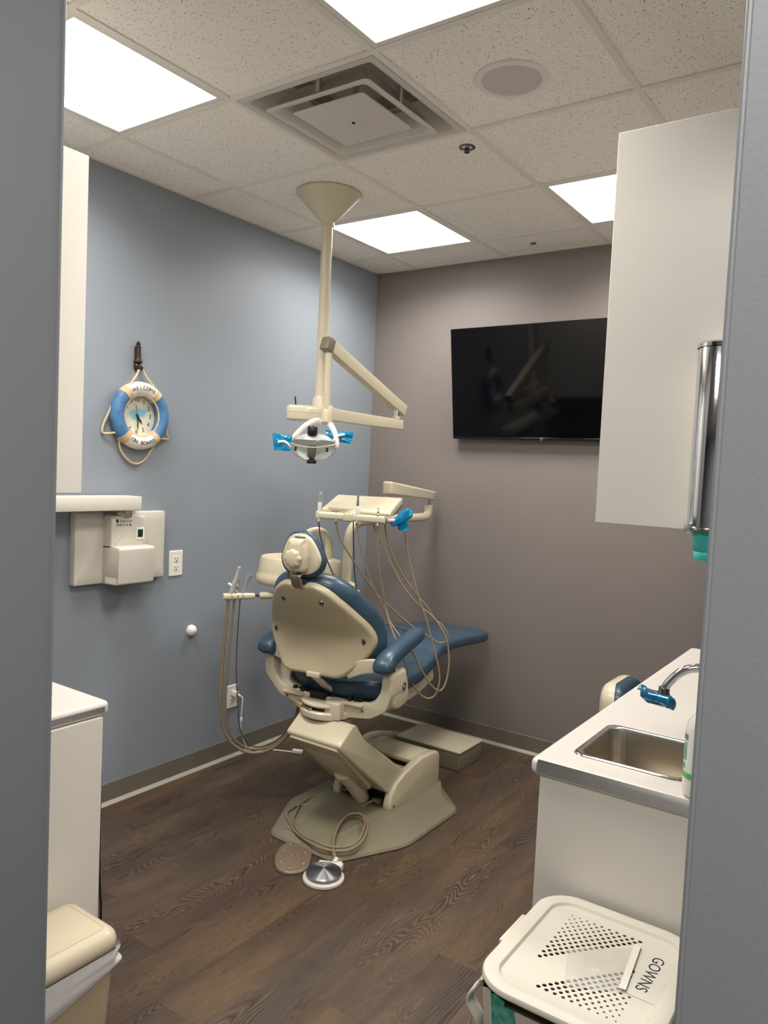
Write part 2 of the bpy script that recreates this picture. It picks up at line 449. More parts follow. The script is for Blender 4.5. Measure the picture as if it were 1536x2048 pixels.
M_black = mat('black_plastic', (18, 18, 20), 0.35, var=0.1)
M_dark = mat('dark_metal', (48, 44, 40), 0.5, 0.3, var=0.1)
M_brown = mat('dark_bronze', (58, 42, 36), 0.4, 0.4, var=0.2, vscale=60, bump=0.3)
M_film = film_mat('blue_barrier_film', (0, 138, 188), 0.1, 0.16)
M_clear = film_mat('clear_plastic_bag', (236, 233, 226), 0.2, 0.84, 0.9)

# ------------------------------------------------------------------ room shell
b = B().box(-0.1, 5.2, -6.2, 0.1, -0.05, 0.0); struct('floor', b, M_floor)

LIGHTS = [(-1, -1), (1, -1), (-1, 2), (1, 2)]
VENT = (0, 0)
b = B(); yl = [GY + j * T for j in range(-8, 5)]; xl = [GX + i * T for i in range(-2, 9)]
def clampx(v): return min(max(v, 0.0), 5.2)
def clampy(v): return min(max(v, -6.2), 0.0)
for i in range(-2, 8):
    for j in range(-8, 4):
        if (i, j) in LIGHTS or (i, j) == VENT or (i, j) in ((2, -4), (4, -4)): continue
        x0, x1, y0, y1 = clampx(GX + i * T), clampx(GX + (i + 1) * T), clampy(GY + j * T), clampy(GY + (j + 1) * T)
        if x1 - x0 < 1e-4 or y1 - y0 < 1e-4: continue
        b.box(x0, x1, y0, y1, H, H + 0.015)
CEIL = struct('ceiling', b, M_tile)
b = B()
for i in range(-1, 8):
    x = GX + i * T
    if 0 < x < W: b.box(x - 0.012, x + 0.012, YF, 0, H - 0.005, H + 0.012, 0.001, 1)
for j in range(-1, 4):
    y = GY + j * T
    b.box(0, W, y - 0.012, y + 0.012, H - 0.0055, H + 0.012, 0.001, 1)
b.box(0, 0.022, YF, 0, H - 0.004, H); b.box(0, W, -0.022, 0, H - 0.004, H); b.box(W - 0.022, W, YF, 0, H - 0.004, H)
part('grid_bars', b, M_grid, CEIL)
b = B().box(-0.1, 5.2, -6.2, 0.1, H + 0.16, H + 0.2); part('roof_slab', b, M_dark, CEIL)

struct('wall_left', B().box(-0.1, 0, YF, 0.1, 0, H + 0.16), M_blue)
struct('wall_back', B().box(0, W + 0.1, 0, 0.1, 0, H + 0.16), M_taupe)
struct('wall_right', B().box(W, W + 0.1, YF, 0, 0, H + 0.16), M_blue)
b = B()   # doorway wall, one piece with the opening
b.box(-0.1, JL, YO, YF, 0, H + 0.16); b.box(JR, 5.2, YO, YF, 0, H + 0.16); b.box(JL, JR, YO, YF, 2.62, H + 0.16)
struct('wall_front', b, M_hall)
b = B(); b.tube([(JR, YO, 0), (JR, YO, 2.62)], 0.0025, 8, smooth=False); b.tube([(JL, YF, 0), (JL, YF, 2.62)], 0.0025, 8, smooth=False)
struct('trim_1', b, M_hall)
struct('wall_hall', B().box(-0.1, 5.2, -6.2, -6.1, 0, H + 0.16).box(-0.1, 0, -6.1, YO, 0, H + 0.16).box(5.1, 5.2, -6.1, YO, 0, H + 0.16), M_hall)

def baseboard(name, mp, L):
    prof = [(0, 0), (0.022, 0), (0.0225, 0.004), (0.012, 0.009), (0.006, 0.018), (0.005, 0.098), (0.003, 0.101), (0, 0.101)]
    o = struct(name, B().prism(prof, mp, 0, L), M_base)
    tp = [(0.0, 0), (0.0235, 0), (0.0235, 0.004), (0.016, 0.010), (0.0085, 0.016), (0.0075, 0.016), (0.0, 0.004)]
    part('toe_strip', B().prism(tp, mp, 0, L), M_toe, o, 'paler bottom lip of the baseboard')
baseboard('baseboard_left', lambda a, z, d: (a, -2.72 + d, z), 2.72)
baseboard('baseboard_back', lambda a, z, d: (d, -a, z), 2.235)

# ------------------------------------------------------------------ ceiling fittings
M_diff = emit('lit_diffuser', (1.0, 0.965, 0.91, 1), 6.0)
M_lframe = mat('light_frame_enamel', (222, 216, 206), 0.4)
LABELS = ['bright ceiling light panel at the left edge, above the white wall cabinet',
          'bright ceiling light panel nearest the doorway, cut by the top of the photo',
          'bright ceiling light panel beside the lamp pole, near the far corner',
          'bright ceiling light panel partly hidden by the right wall cabinet']
def make_light(i, j, label):
    x, y = GX + (i + 0.5) * T, GY + (j + 0.5) * T
    t = thing('ceiling_light', label, 'light', (x, y, H), 'square ceiling light panels')
    h = T / 2 - 0.013; k = h - 0.02
    b = B()
    for s in (-1, 1):
        b.box(x + s * (h + k) / 2 - 0.01, x + s * (h + k) / 2 + 0.01, y - h, y + h, H - 0.003, H + 0.07)
        b.box(x - k, x + k, y + s * (h + k) / 2 - 0.01, y + s * (h + k) / 2 + 0.01, H - 0.003, H + 0.07)
    b.box(x - h, x + h, y - h, y + h, H + 0.07, H + 0.075)
    part('frame', b, M_lframe, t)
    part('diffuser', B().box(x - k, x + k, y - k, y + k, H + 0.001, H + 0.006), M_diff, t)
    return t
L0 = make_light(*LIGHTS[0], LABELS[0])
for (i, j), lb in list(zip(LIGHTS, LABELS))[1:]:
    dup(L0, (GX + (i + 0.5) * T, GY + (j + 0.5) * T, H), lb)
for k, lb, pw in ((2.5, 'ceiling light panel in the hall straight outside the doorway', 32.0), (4.5, 'added unseen fill light panel in the hall to the right of the doorway', 60.0)):  # hall panels out of view; right one added to brighten left cabinet and jamb
    hl = dup(L0, (GX + k * T, GY - 3.5 * T, H), lb)
    for c in hl.children:
        if c.name.startswith('diffuser'):
            c.data = c.data.copy(); c.data.materials[0] = emit('lit_hall_diffuser', (1.0, 0.97, 0.93, 1), pw)

def lamp(i, j, power):
    x, y = GX + (i + 0.5) * T, GY + (j + 0.5) * T
    l = bpy.data.lights.new('panel_lamp', 'AREA'); l.shape = 'SQUARE'; l.size = T - 0.08; l.energy = power; l.spread = math.radians(LSPREAD); l.color = (1.0, 0.965, 0.91)
    o = bpy.data.objects.new('panel_lamp', l); COL.objects.link(o); o.location = (x, y, H - 0.0005)
LSPREAD = 148
for i, j in LIGHTS: lamp(i, j, 17.0)
# air vent: outer pan, mid louver, centre plate
vx, vy = GX + T / 2, GY + T / 2
t = thing('air_vent', 'square white stepped ceiling air vent', 'vent', (vx, vy, H))
def sq(h, r=0.012): return rrect(2 * h, 2 * h, r, 5, vx, vy)
def sq_rings(bb, lst): bb.rings([[V((px, py, z)) for px, py in sq(h, r)] for h, r, z in lst], False)
M_vent = mat('vent_enamel', (200, 193, 184), 0.42, var=0.02)
b = B(); sq_rings(b, [(0.292, .004, H - 0.004), (0.292, .004, H - 0.006), (0.270, .01, H - 0.006), (0.262, .012, H - 0.002), (0.20, .02, H + 0.085), (0.185, .02, H + 0.09), (0.185, .02, H + 0.13), (0.0, .0, H + 0.13)])
part('outer_pan', b, M_vent, t, ang=50)
b = B(); sq_rings(b, [(0.170, .015, H + 0.045), (0.205, .02, H - 0.012), (0.222, .02, H - 0.020), (0.224, .02, H - 0.024), (0.220, .02, H - 0.026), (0.195, .02, H - 0.022), (0.165, .03, H + 0.03), (0.135, .03, H + 0.04), (0.135, .03, H + 0.046), (0.170, .015, H + 0.045)])
part('louver_frame', b, M_vent, t, ang=50)
b = B(); sq_rings(b, [(0.0, 0, H - 0.014), (0.14, .012, H - 0.014), (0.152, .014, H - 0.018), (0.155, .014, H - 0.022), (0.152, .014, H - 0.025), (0.145, .012, H - 0.0255), (0.0, 0, H - 0.0255)])
b.lathe((vx, vy, H - 0.0250), (0, 0, -1), [(0.055, 0), (0.05, 0.002), (0.0, 0.003)], 36, False)
cp = part('centre_plate', b, M_vent, t)
part('screw', B().lathe((vx, vy, H - 0.028), (0, 0, -1), [(0.007, 0), (0.007, 0.002), (0.004, 0.003)], 16), M_dark, cp, 'dark screw in the middle')
for sx, sy in ((1, 0), (-1, 0), (0, 1), (0, -1)):
    b = B().box(vx + sx * 0.195 - 0.008, vx + sx * 0.195 + 0.008, vy + sy * 0.195 - 0.008, vy + sy * 0.195 + 0.008, H - 0.005, H + 0.085, 0.002, 1)
    part('hanger', b, M_vent, t)
b = B().cyl((vx, vy, H + 0.13), (vx, vy, H - 0.018), 0.012, n=12); part('centre_post', b, M_vent, t)

sx, sy = 1.806, -1.806
t = thing('ceiling_speaker', 'round flush ceiling speaker with grey grille', 'speaker', (sx, sy, H))
part('rim', B().lathe((sx, sy, H), (0, 0, -1), [(0.118, 0), (0.118, 0.004), (0.114, 0.008), (0.100, 0.009), (0.096, 0.006), (0.096, 0.0)], 56, False), mat('speaker_rim', (230, 224, 216), 0.45), t)
part('grille', B().lathe((sx, sy, H - 0.004), (0, 0, -1), [(0.0965, 0), (0.096, 0.001), (0.05, 0.003), (0.0, 0.0035)], 56, True), mat('speaker_grille', (204, 196, 192), 0.6, 0.1, bump=0.3, bscale=900), t)
px, py = 1.437, -1.426
t = thing('fire_sprinkler', 'small recessed metal fire sprinkler in the ceiling beside the vent', 'sprinkler', (px, py, H))
part('escutcheon', B().lathe((px, py, H), (0, 0, -1), [(0.031, 0), (0.031, 0.004), (0.026, 0.006), (0.023, 0.003), (0.021, -0.004)], 32, False), M_dsteel, t)
part('cup', B().lathe((px, py, H + 0.001), (0, 0, 1), [(0.023, -0.005), (0.022, 0.0), (0.02, 0.008), (0.0, 0.010)], 24, False), M_black, t)
b = B().cyl((px, py, H + 0.01), (px, py, H - 0.012), 0.006, n=12); b.tube([(px - .008, py, H), (px - .009, py, H - .01), (px, py, H - .018), (px + .009, py, H - .01), (px + .008, py, H)], 0.002, 8); b.cyl((px, py, H - .018), (px, py, H - .021), .011, n=16)
part('sprinkler_head', b, M_dsteel, t)
qx, qy = 1.16, -0.18
solo('ceiling_sensor', B().lathe((qx, qy, H), (0, 0, -1), [(0.016, 0), (0.016, 0.004), (0.012, 0.006), (0.0, 0.006)], 24, False), mat('grey_cap', (118, 108, 100), 0.5), 'tiny grey round cap in the ceiling tile by the back wall', 'sensor', (qx, qy, H))
# ------------------------------------------------------------------ cabinets and worktops
t = thing('wall_cabinet', 'tall white wall cabinet over the left worktop, end panel showing', 'cabinet', (0.55, -3.06, 1.5))
part('body', B().box(0.002, 1.072, -3.298, -2.84, 1.498, 2.392, 0.0015, 1).box(1.0725, 1.092, -3.298, -2.82, 1.498, 2.392, 0.001, 1), M_lam, t)
for x0, x1 in ((0.004, 0.536), (0.539, 1.071)):
    d = part('door', B().box(x0, x1, -2.8395, -2.82, 1.50, 2.39, 0.0015, 1), M_lam, t)
t = thing('base_cabinet', 'white base cabinet under the left worktop behind the beige bin', 'cabinet', (0.55, -3.0, 0))
part('body', B().box(0.002, 1.078, -3.298, -2.758, 0.0, 0.859, 0.0015, 1).box(1.0785, 1.100, -3.298, -2.740, 0.0, 0.859, 0.001, 1), M_lam, t)
for x0, x1 in ((0.004, 0.540), (0.543, 1.076)):
    part('door', B().box(x0, x1, -2.7578, -2.740, 0.10, 0.69, 0.0015, 1), M_lam, t)
    part('drawer', B().box(x0, x1, -2.7578, -2.740, 0.70, 0.855, 0.0015, 1), M_lam, t)

def nose(bb, p0, p1, out, z0=0.860, z1=0.900):
    h = (z1 - z0) / 2; sec = [(0, -h)] + [(0.022 - 0.014 + 0.014 * math.cos(a), (h - 0.014) * s + 0.014 * math.sin(a)) for s, rng in ((-1, range(-90, 1, 15)), (1, range(0, 91, 15))) for a in [math.radians(q) for q in rng]] + [(0, h)]
    p0, p1, out = V(p0), V(p1), V(out)
    R = [[V((p.x, p.y, 0)) + out * a + V((0, 0, (z0 + z1) / 2 + c)) for a, c in sec] for p in (p0, p1)]
    bb.rings(R, True)
def corner(bb, c, a0, a1, z0=0.860, z1=0.900):
    h = (z1 - z0) / 2; sec = [(0, -h)] + [(0.022 - 0.014 + 0.014 * math.cos(a), (h - 0.014) * s + 0.014 * math.sin(a)) for s, rng in ((-1, range(-90, 1, 15)), (1, range(0, 91, 15))) for a in [math.radians(q) for q in rng]] + [(0, h)]
    R = []
    for k in range(9):
        a = math.radians(a0 + (a1 - a0) * k / 8); o = V((math.cos(a), math.sin(a), 0))
        R.append([V((c[0], c[1], (z0 + z1) / 2)) + o * u + V((0, 0, w)) for u, w in sec])
    bb.rings(R, True)
b = B().box(0.002, 1.074, -3.298, -2.733, 0.860, 0.900)
nose(b, (0.002, -2.733), (1.074, -2.733), (0, 1, 0)); nose(b, (1.074, -3.298), (1.074, -2.733), (1, 0, 0)); corner(b, (1.074, -2.733), 0, 90)
solo('worktop', b, M_top, 'white worktop at the left edge, on the cabinet behind the bin', 'worktop', (0.55, -3.0, 0.86))

t = thing('wall_cabinet', 'large white wall cabinet at right with the cup dispenser on it', 'cabinet', (2.6, -1.3, 1.5))
part('body', B().box(2.355, W - 0.002, -2.275, -0.30, 1.500, 2.392, 0.0015, 1).box(2.335, W - 0.002, -2.295, -2.2755, 1.500, 2.392, 0.001, 1), M_lam, t)
for k in range(4):
    y0 = -2.274 + k * 0.4935; d = part('door', B().box(2.335, 2.3545, y0, y0 + 0.491, 1.502, 2.39, 0.0015, 1), M_lam, t)
    hy = y0 + (0.455 if k % 2 == 0 else 0.04)
    part('hinge', B().box(2.36, 2.40, hy - 0.02, hy + 0.02, 1.494, 1.4995, 0.001, 1), M_dsteel, d)
t = thing('base_cabinet', 'white base cabinet under the sink worktop behind the hamper', 'cabinet', (2.55, -1.45, 0))
b = B().box(2.232, W - 0.002, -2.282, -2.262, 0.0, 0.8595, 0.001, 1).box(2.252, W - 0.002, -0.70, -0.68, 0.0, 0.8595, 0.0015, 1).box(W - 0.016, W - 0.002, -2.264, -0.69, 0.0, 0.8595).box(2.252, W - 0.002, -2.264, -0.69, 0.08, 0.10).box(2.252, W - 0.002, -2.264, -0.69, 0.0, 0.06)
b.box(2.252, W - 0.002, -1.80, -0.69, 0.10, 0.8595)
part('body', b, M_lam, t)
for k in range(4):
    y0 = -2.260 + k * 0.395
    d = part('door', B().box(2.232, 2.2515, y0, y0 + 0.392, 0.10, 0.855, 0.0015, 1), M_lam, t)
    part('handle', B().tube([(2.232, y0 + .35, .62), (2.21, y0 + .35, .63), (2.21, y0 + .35, .74), (2.232, y0 + .35, .75)], 0.005, 8, smooth=False), M_dsteel, d)
# worktop with the sink cut-out
SX0, SX1, SY0, SY1 = 2.275, 2.556, -2.196, -1.895
xl, xr, yn, yf = 2.228, W - 0.002, -2.272, -0.66
b = B().box(xl, SX0 + .012, yn, yf, .860, .900).box(SX1 - .012, xr, yn, yf, .860, .900).box(SX0 + .012, SX1 - .012, yn, SY0 + .012, .860, .900).box(SX0 + .012, SX1 - .012, SY1 - .012, yf, .860, .900)
nose(b, (xl, yn), (xl, yf), (-1, 0, 0)); nose(b, (xl, yn), (xr, yn), (0, -1, 0)); corner(b, (xl, yn), 180, 270)
nose(b, (xl, yf), (xr, yf), (0, 1, 0)); corner(b, (xl, yf), 90, 180)
solo('worktop', b, M_top, 'long white worktop at right with the sink set in it', 'worktop', (2.55, -1.45, 0.86))

cx, cy = (SX0 + SX1) / 2, (SY0 + SY1) / 2
t = thing('sink', 'small rectangular stainless steel sink set in the right worktop', 'sink', (cx, cy, 0.9))
def rr(dx, dy, r, z): return [V((px, py, z)) for px, py in rrect(SX1 - SX0 - 2 * dx, SY1 - SY0 - 2 * dy, r, 6, cx, cy)]
b = B().rings([rr(0, 0, .03, .9005), rr(0.002, .002, .03, .9035), rr(.006, .006, .03, .9045), rr(.014, .014, .032, .9030), rr(.018, .018, .034, .9000)], False)
part('rim', b, M_chrome, t, 'polished raised rim', ang=60)
b = B().rings([rr(.018, .018, .034, .9000), rr(.020, .020, .036, .893), rr(.023, .023, .04, .80), rr(.028, .028, .045, .765), rr(.045, .045, .05, .755), rr(.10, .10, .02, .751)], False)
b.rings([rr(.10, .10, .02, .751), rr(.139, .139, .0005, .751)], False)
part('bowl', b, M_steel, t, ang=60)
part('drain', B().lathe((cx, cy, .751), (0, 0, 1), [(.03, .002), (.028, .004), (.02, .003), (.0, .001)], 24, False), M_chrome, t)

t = thing('faucet', 'chrome gooseneck faucet arching over the sink', 'faucet', (2.63, -1.95, 0.9))
part('base', B().lathe((2.63, -1.95, .9), (0, 0, 1), [(.028, 0), (.028, .006), (.02, .012), (.018, .05), (.014, .055)], 28), M_chrome, t)
part('spout', B().tube([(2.63, -1.95, .95), (2.63, -1.95, 1.0), (2.622, -1.953, 1.06), (2.59, -1.965, 1.107), (2.54, -1.98, 1.128), (2.49, -1.992, 1.116), (2.455, -2.0, 1.078), (2.4455, -2.002, 1.05)], 0.0115, 20, 10), M_chrome, t)
part('collar', B().cyl((2.597, -1.962, 1.092), (2.609, -1.958, 1.08), 0.0145, n=20), M_white, t, 'white ring on the bend')
part('aerator', B().lathe((2.446, -2.002, 1.066), (-0.05, 0, -1), [(.0125, 0), (.014, .002), (.014, .014), (.0155, .016), (.0155, .034), (.014, .036)], 24), M_dsteel, t)
part('lever', B().tube([(2.63, -1.95, .935), (2.66, -1.94, .945), (2.70, -1.93, .965)], [.008, .006, .005], 12), M_chrome, t)
# film-wrapped tap paddle
ex = V((0.93, -0.02, -0.17)).normalized(); ez = V((0.15, 0, 0.98)); ey = ez.cross(ex)
M_fw = mat('wrapped_blue_film', (6, 98, 140), 0.1, var=0.45, vscale=45, bump=0.6, bscale=60, coat=0.8)
b = B(); c = V((2.432, -2.002, 1.034))
b.pad(round_poly([(-.046, -.014), (-.026, -.024), (.034, -.022), (.047, -.008), (.047, .012), (.026, .022), (-.034, .024), (-.046, .014)], .008),
      [(.007, -.017), (.002, -.013), (0, -.002), (.001, .006), (.006, .014)], lambda a, q, d: c + ex * a + ey * q + ez * (d + .004 * math.sin(a * 90 + q * 60)), crown=(0, .003))
b.pad(round_poly([(-.056, -.006), (-.042, -.016), (-.038, .016), (-.053, .014)], .003), [(.0005, -.001), (0, 0), (.0005, .001)], lambda a, q, d: c + ex * a + ey * q + ez * (d + .010 + .006 * math.sin(q * 200)))
solo('barrier_film', b, M_fw, 'crinkled blue plastic film wrapped around the end of the faucet', 'plastic film', c)

# soap bottle on the worktop corner
c = V((2.598, -2.252, .9))
t = thing('soap_bottle', 'white plastic bottle with a green label stripe beside the sink', 'bottle', c)
part('body', B().lathe(c, (0, 0, 1), [(.0, 0), (.03, .0), (.036, .006), (.0375, .02), (.0375, .15), (.034, .168), (.022, .186), (.014, .194), (.013, .205)], 36, False), mat('milky_plastic', (222, 222, 212), 0.3, coat=.2), t)
part('cap', B().lathe(c + V((0, 0, .203)), (0, 0, 1), [(.014, 0), (.014, .022), (.012, .025)], 24), M_white, t)
b = B()
def bottle_strip(bb, a0, a1, z0, z1, r=.0379):
    bb.faces([(c.x + r * math.cos(math.radians(a0 + (a1 - a0) * k / 12)), c.y + r * math.sin(math.radians(a0 + (a1 - a0) * k / 12)), c.z + z) for z in (z0, z1) for k in range(13)], [(k, k + 1, k + 14, k + 13) for k in range(12)])
bottle_strip(b, 185, 260, .045, .058)
part('label_stripe', b, mat('green_label', (92, 176, 104), 0.4), t, 'green stripe')
b = B(); bottle_strip(b, 190, 225, .085, .125); bottle_strip(b, 195, 220, .066, .078)
part('label_mark', b, mat('green_label_pale', (120, 160, 138), 0.4), t, 'pale green marks')
b = B(); bottle_strip(b, 195, 228, .130, .143)
part('label_print', b, mat('grey_print', (120, 122, 150), 0.5), t, 'small grey print')

# cup dispenser on the cabinet end panel
c = V((2.600, -2.345, 1.505))
t = thing('cup_dispenser', 'polished chrome tube cup dispenser on the right wall cabinet', 'dispenser', c)
part('tube', B().lathe(c, (0, 0, 1), [(.044, 0), (.047, .0), (.047, .385), (.0465, .386), (.0445, .386), (.044, .0)], 48, False), M_chrome, t, ang=50)
part('cap', B().lathe(c + V((0, 0, .378)), (0, 0, 1), [(.049, 0), (.049, .008), (.044, .012), (.0, .013)], 48, False), M_chrome, t)
b = B().torus(c + V((0, 0, .004)), (0, 0, 1), .046, .0035, n=40, m=8)
for a in (150, 220, 290):
    d = V((math.cos(math.radians(a)), math.sin(math.radians(a)), 0)); b.obox(c + d * .049 + V((0, 0, .004)), d, d.cross(V((0, 0, 1))), (0, 0, 1), .012, .016, .02, .003, 2)
part('bottom_ring', b, M_chrome, t)
part('bracket', B().box(c.x - .02, c.x + .02, -2.301, -2.2955, 1.55, 1.85, .001, 1), M_dsteel, t)
c2 = V((2.600, -2.345, 1.442))
prof = [(.0, 0), (.026, 0), (.0275, .003)]
for k in range(8): prof += [(.0295 + k * .0006, .016 + k * .0045), (.0272 + k * .0006, .0182 + k * .0045)]
prof += [(.034, .054), (.037, .075), (.0385, .076), (.036, .075), (.030, .02), (.0, .004)]
solo('plastic_cup', B().lathe(c2, (0, 0, 1), prof, 40, False), mat('teal_plastic', (70, 200, 190), 0.35, coat=.2), 'ribbed teal plastic cup sticking out below the chrome dispenser', 'cup', c2, ang=60)

# ------------------------------------------------------------------ television
t = thing('television', 'large black flat television tilted forward on the back wall', 'television', (1.22, 0, 2.1))
d = V((0, -0.095, 0.632)).normalized(); n = V((0, -d.z, d.y)); bl = V((0.652, -0.05, 1.798)); TW, TH = 1.13, 0.64
def tvm(a, q, e): return bl + V((a, 0, 0)) + d * q + n * e
part('housing', B().prism([(0.0, 0.0), (TW, 0.0), (TW, TH), (0, TH)], tvm, -0.03, 0.0, .003, 2), M_black, t)
part('bezel', B().prism([(0, 0), (TW, 0), (TW, .014), (0, .014)], tvm, 0.0, .004, .001, 1).prism([(0, TH - .006), (TW, TH - .006), (TW, TH), (0, TH)], tvm, 0, .004, .001, 1).prism([(0, .014), (.006, .014), (.006, TH - .006), (0, TH - .006)], tvm, 0, .004).prism([(TW - .006, .014), (TW, .014), (TW, TH - .006), (TW - .006, TH - .006)], tvm, 0, .004), mat('bezel_gloss', (14, 14, 15), .25), t)
part('screen', B().prism([(.006, .014), (TW - .006, .014), (TW - .006, TH - .006), (.006, TH - .006)], tvm, 0, .002), mat('screen_glass', (5, 5, 7), .06, spec=.28), t)
b = B(); b.lathe(tvm(TW / 2, .006, .004), n, [(.010, 0), (.009, .001), (0, .0012)], 20, False)
part('badge', b, mat('grey_badge', (110, 110, 110), .3, .6), t, 'small grey badge on the lower bezel')
b = B().obox(tvm(TW / 2, TH / 2, -.04), (1, 0, 0), d, n, .4, .3, .03, .004, 2).box(1.05, 1.38, -0.03, -0.002, 2.0, 2.25, .003, 1)
b.box(1.15, 1.18, -0.062, -0.02, 2.02, 2.07); b.box(1.25, 1.28, -0.062, -0.02, 2.02, 2.07)
part('wall_bracket', b, M_black, t)

# ------------------------------------------------------------------ left wall: outlets, stop, x-ray unit, clock
def outlet(yc, zc, label):
    t = thing('wall_outlet', label, 'outlet', (0, yc, zc), 'white wall outlets')
    b = B(); b.pad(rrect(.081, .125, .004, 3), [(.0, .0), (.0, .004), (.003, .0065)], lambda a, q, e: (e, yc + a, zc + q)); part('plate', b, M_white, t)
    for s in (-1, 1):
        b = B(); b.pad(rrect(.034, .031, .008, 4), [(0, .006), (0, .0075), (.001, .008)], lambda a, q, e: (e, yc + a, zc + s * .0215 + q)); so = part('socket', b, M_white, t)
        b = B().box(.0075, .0085, yc - .009, yc - .0065, zc + s * .0215 - .002, zc + s * .0215 + .008).box(.0075, .0085, yc + .0055, yc + .008, zc + s * .0215 - .002, zc + s * .0215 + .008)
        b.lathe((.0075, yc, zc + s * .0215 - .008), (1, 0, 0), [(.003, 0), (.003, .001)], 10)
        part('slots', b, M_black, so, 'dark slots')
    part('screw', B().lathe((.006, yc, zc), (1, 0, 0), [(.003, 0), (.0025, .0015)], 10), M_steel, t)
    return t
o1 = outlet(-1.5775, 1.0905, 'white wall outlet beside the x-ray unit')
o2 = dup(o1, (0, -1.168, .335), 'white wall outlet low down with a white plug in it')
t = thing('power_cord', 'white plug and thin white cord hanging from the low outlet', 'cord', (0, -1.168, .33))
b = B().box(.0085, .038, -1.178, -1.150, .338, .368, .005, 2); b.cyl((.03, -1.160, .350), (.05, -1.152, .345), .006, n=12)
part('plug', b, M_white, t)
b = B().tube([(.048, -1.153, .346), (.062, -1.146, .332), (.060, -1.146, .29), (.055, -1.146, .22), (.050, -1.135, .14), (.045, -1.095, .06), (.045, -1.06, .012), (.052, -1.04, .004), (.075, -1.0, .004), (.105, -.95, .004), (.16, -.92, .004), (.22, -.90, .006)], .0035, 8, 8)
part('cord', b, M_white, t)
part('cord_bead', B().box(.050, .062, -1.152, -1.138, .20, .225, .003, 2), M_white, t)
part('connector', B().obox((.245, -.89, .013), (.9, .35, .0), (-.35, .9, 0), (0, 0, 1), .06, .026, .022, .005, 2), M_white, t)
solo('door_stop', B().lathe((0, -1.467, .740), (1, 0, 0), [(.029, 0), (.029, .004), (.027, .014), (.021, .024), (.012, .030), (.0, .032)], 32, False), M_white, 'round white bumper on the blue wall above the scuff marks', 'bumper', (0, -1.467, .740))

t = thing('xray_unit', 'pale grey wall-mounted x-ray unit folded under its arm', 'x-ray unit', (.05, -1.91, 1.19))
Wm = lambda a, q, e: (e, a, q)
for y0, y1 in ((-2.150, -2.006), (-1.824, -1.674)):
    b = B(); b.pad(rrect(y1 - y0, .316, .008, 4, (y0 + y1) / 2, 1.194), [(0, .002), (0, .028), (.003, .034), (.008, .036)], Wm)
    part('wall_plate', b, M_offw, t)
b = B(); b.pad(round_poly([(-2.009, 1.196), (-1.822, 1.196), (-1.822, 1.318), (-1.83, 1.336), (-1.90, 1.343), (-2.009, 1.340)], .004), [(0, .002), (0, .083), (.002, .088), (.005, .090)], Wm)
upper = part('body', b, M_offw, t)
b = B(); prof = [(.002, 1.034), (.140, 1.040), (.146, 1.046), (.150, 1.185), (.150, 1.196), (.143, 1.2045), (.125, 1.2045), (.095, 1.2065), (.002, 1.2065)]
b.prism(prof, lambda a, q, e: (a, e, q), -2.009, -1.822, .002, 2)
part('lower_housing', b, M_offw, t)
b = B(); b.pad(rrect(.044, .054, .003, 3, -1.858, 1.258), [(0, .088), (0, .0915), (.001, .0925)], Wm); wf = part('window_frame', b, M_white, t)
part('window', B().box(.0924, .0932, -1.873, -1.846, 1.241, 1.276), mat('dark_green_window', (18, 52, 34), .25, var=.5, vscale=120), wf, 'dark green display window')
FM = lambda x, y, z: frame_M((x, y, z), (0, 1, 0), (0, 0, 1), (1, 0, 0))
M_print = mat('grey_ink', (118, 116, 116), .5); M_ink = mat('dark_ink', (40, 42, 50), .5)
part('maker_name', B().mesh(text_mesh('Belmont', .019, align='LEFT'), FM(.0905, -1.968, 1.316)), M_print, upper, 'grey lettering')
b = B().box(.090, .0908, -1.987, -1.9735, 1.310, 1.3235); b2 = B().box(.0907, .0912, -1.9835, -1.977, 1.3135, 1.320)
em = part('emblem', b, M_ink, upper, 'small square dark emblem'); 
part('model_name', B().mesh(text_mesh('PHOT-X IIs', .0165, align='LEFT'), FM(.0905, -1.984, 1.2985)), M_ink, upper, 'dark lettering')
part('rating_sticker', B().box(.055, .135, -2.0098, -2.009, 1.042, 1.068), M_white, t, 'white sticker low on the side')
b = B().cyl((.075, -1.93, 1.335), (.075, -1.93, 1.372), .032, n=28, bev=.003); b.box(.05, .10, -1.985, -1.94, 1.345, 1.362, .003, 1)
part('pivot', b, M_steel, t, 'metal pivot under the arm')
part('arm', B().box(.02, .135, -2.62, -1.888, 1.366, 1.427, .003, 2), mat('arm_enamel', (214, 208, 197), .4), t)

# lifebuoy clock
cy, cz = -1.832, 1.789
t = thing('lifebuoy_clock', 'blue and white lifebuoy wall clock with rope', 'clock', (.01, cy, cz))
U0 = (0, 1, 0)
M_bw = mat('painted_white_wood', (226, 219, 203), .5, var=.04, vscale=30, bump=.1)
M_bb = mat('distressed_blue_paint', (72, 116, 158), .55, var=.22, vscale=28, bump=.2, bscale=60)
M_band = mat('tan_band', (196, 170, 132), .55, var=.12, vscale=30)
M_rope = mat('jute_rope', (205, 182, 146), .8, var=.2, vscale=90, bump=.8, bscale=300)
RT, rt = .122, .032
def seg(a0, a1, r, ry, n=20): return B().torus((.032, cy, cz), (1, 0, 0), RT, r, a0, a1, n, 18, ry, U0)
for a0, a1, nm, mm in ((58, 124, 'white_section', M_bw), (236, 302, 'white_section', M_bw), (136, 224, 'blue_section', M_bb), (-46, 46, 'blue_section', M_bb)):
    part(nm, seg(a0, a1, rt, .029), mm, t)
for a0, a1 in ((45, 59), (123, 137), (223, 237), (301, 315)): part('band', seg(a0, a1, rt + .0015, .0305, 8), M_band, t)
part('inner_rope', B().torus((.046, cy, cz), (1, 0, 0), .0935, .004, n=64, m=8, u0=U0), M_rope, t)
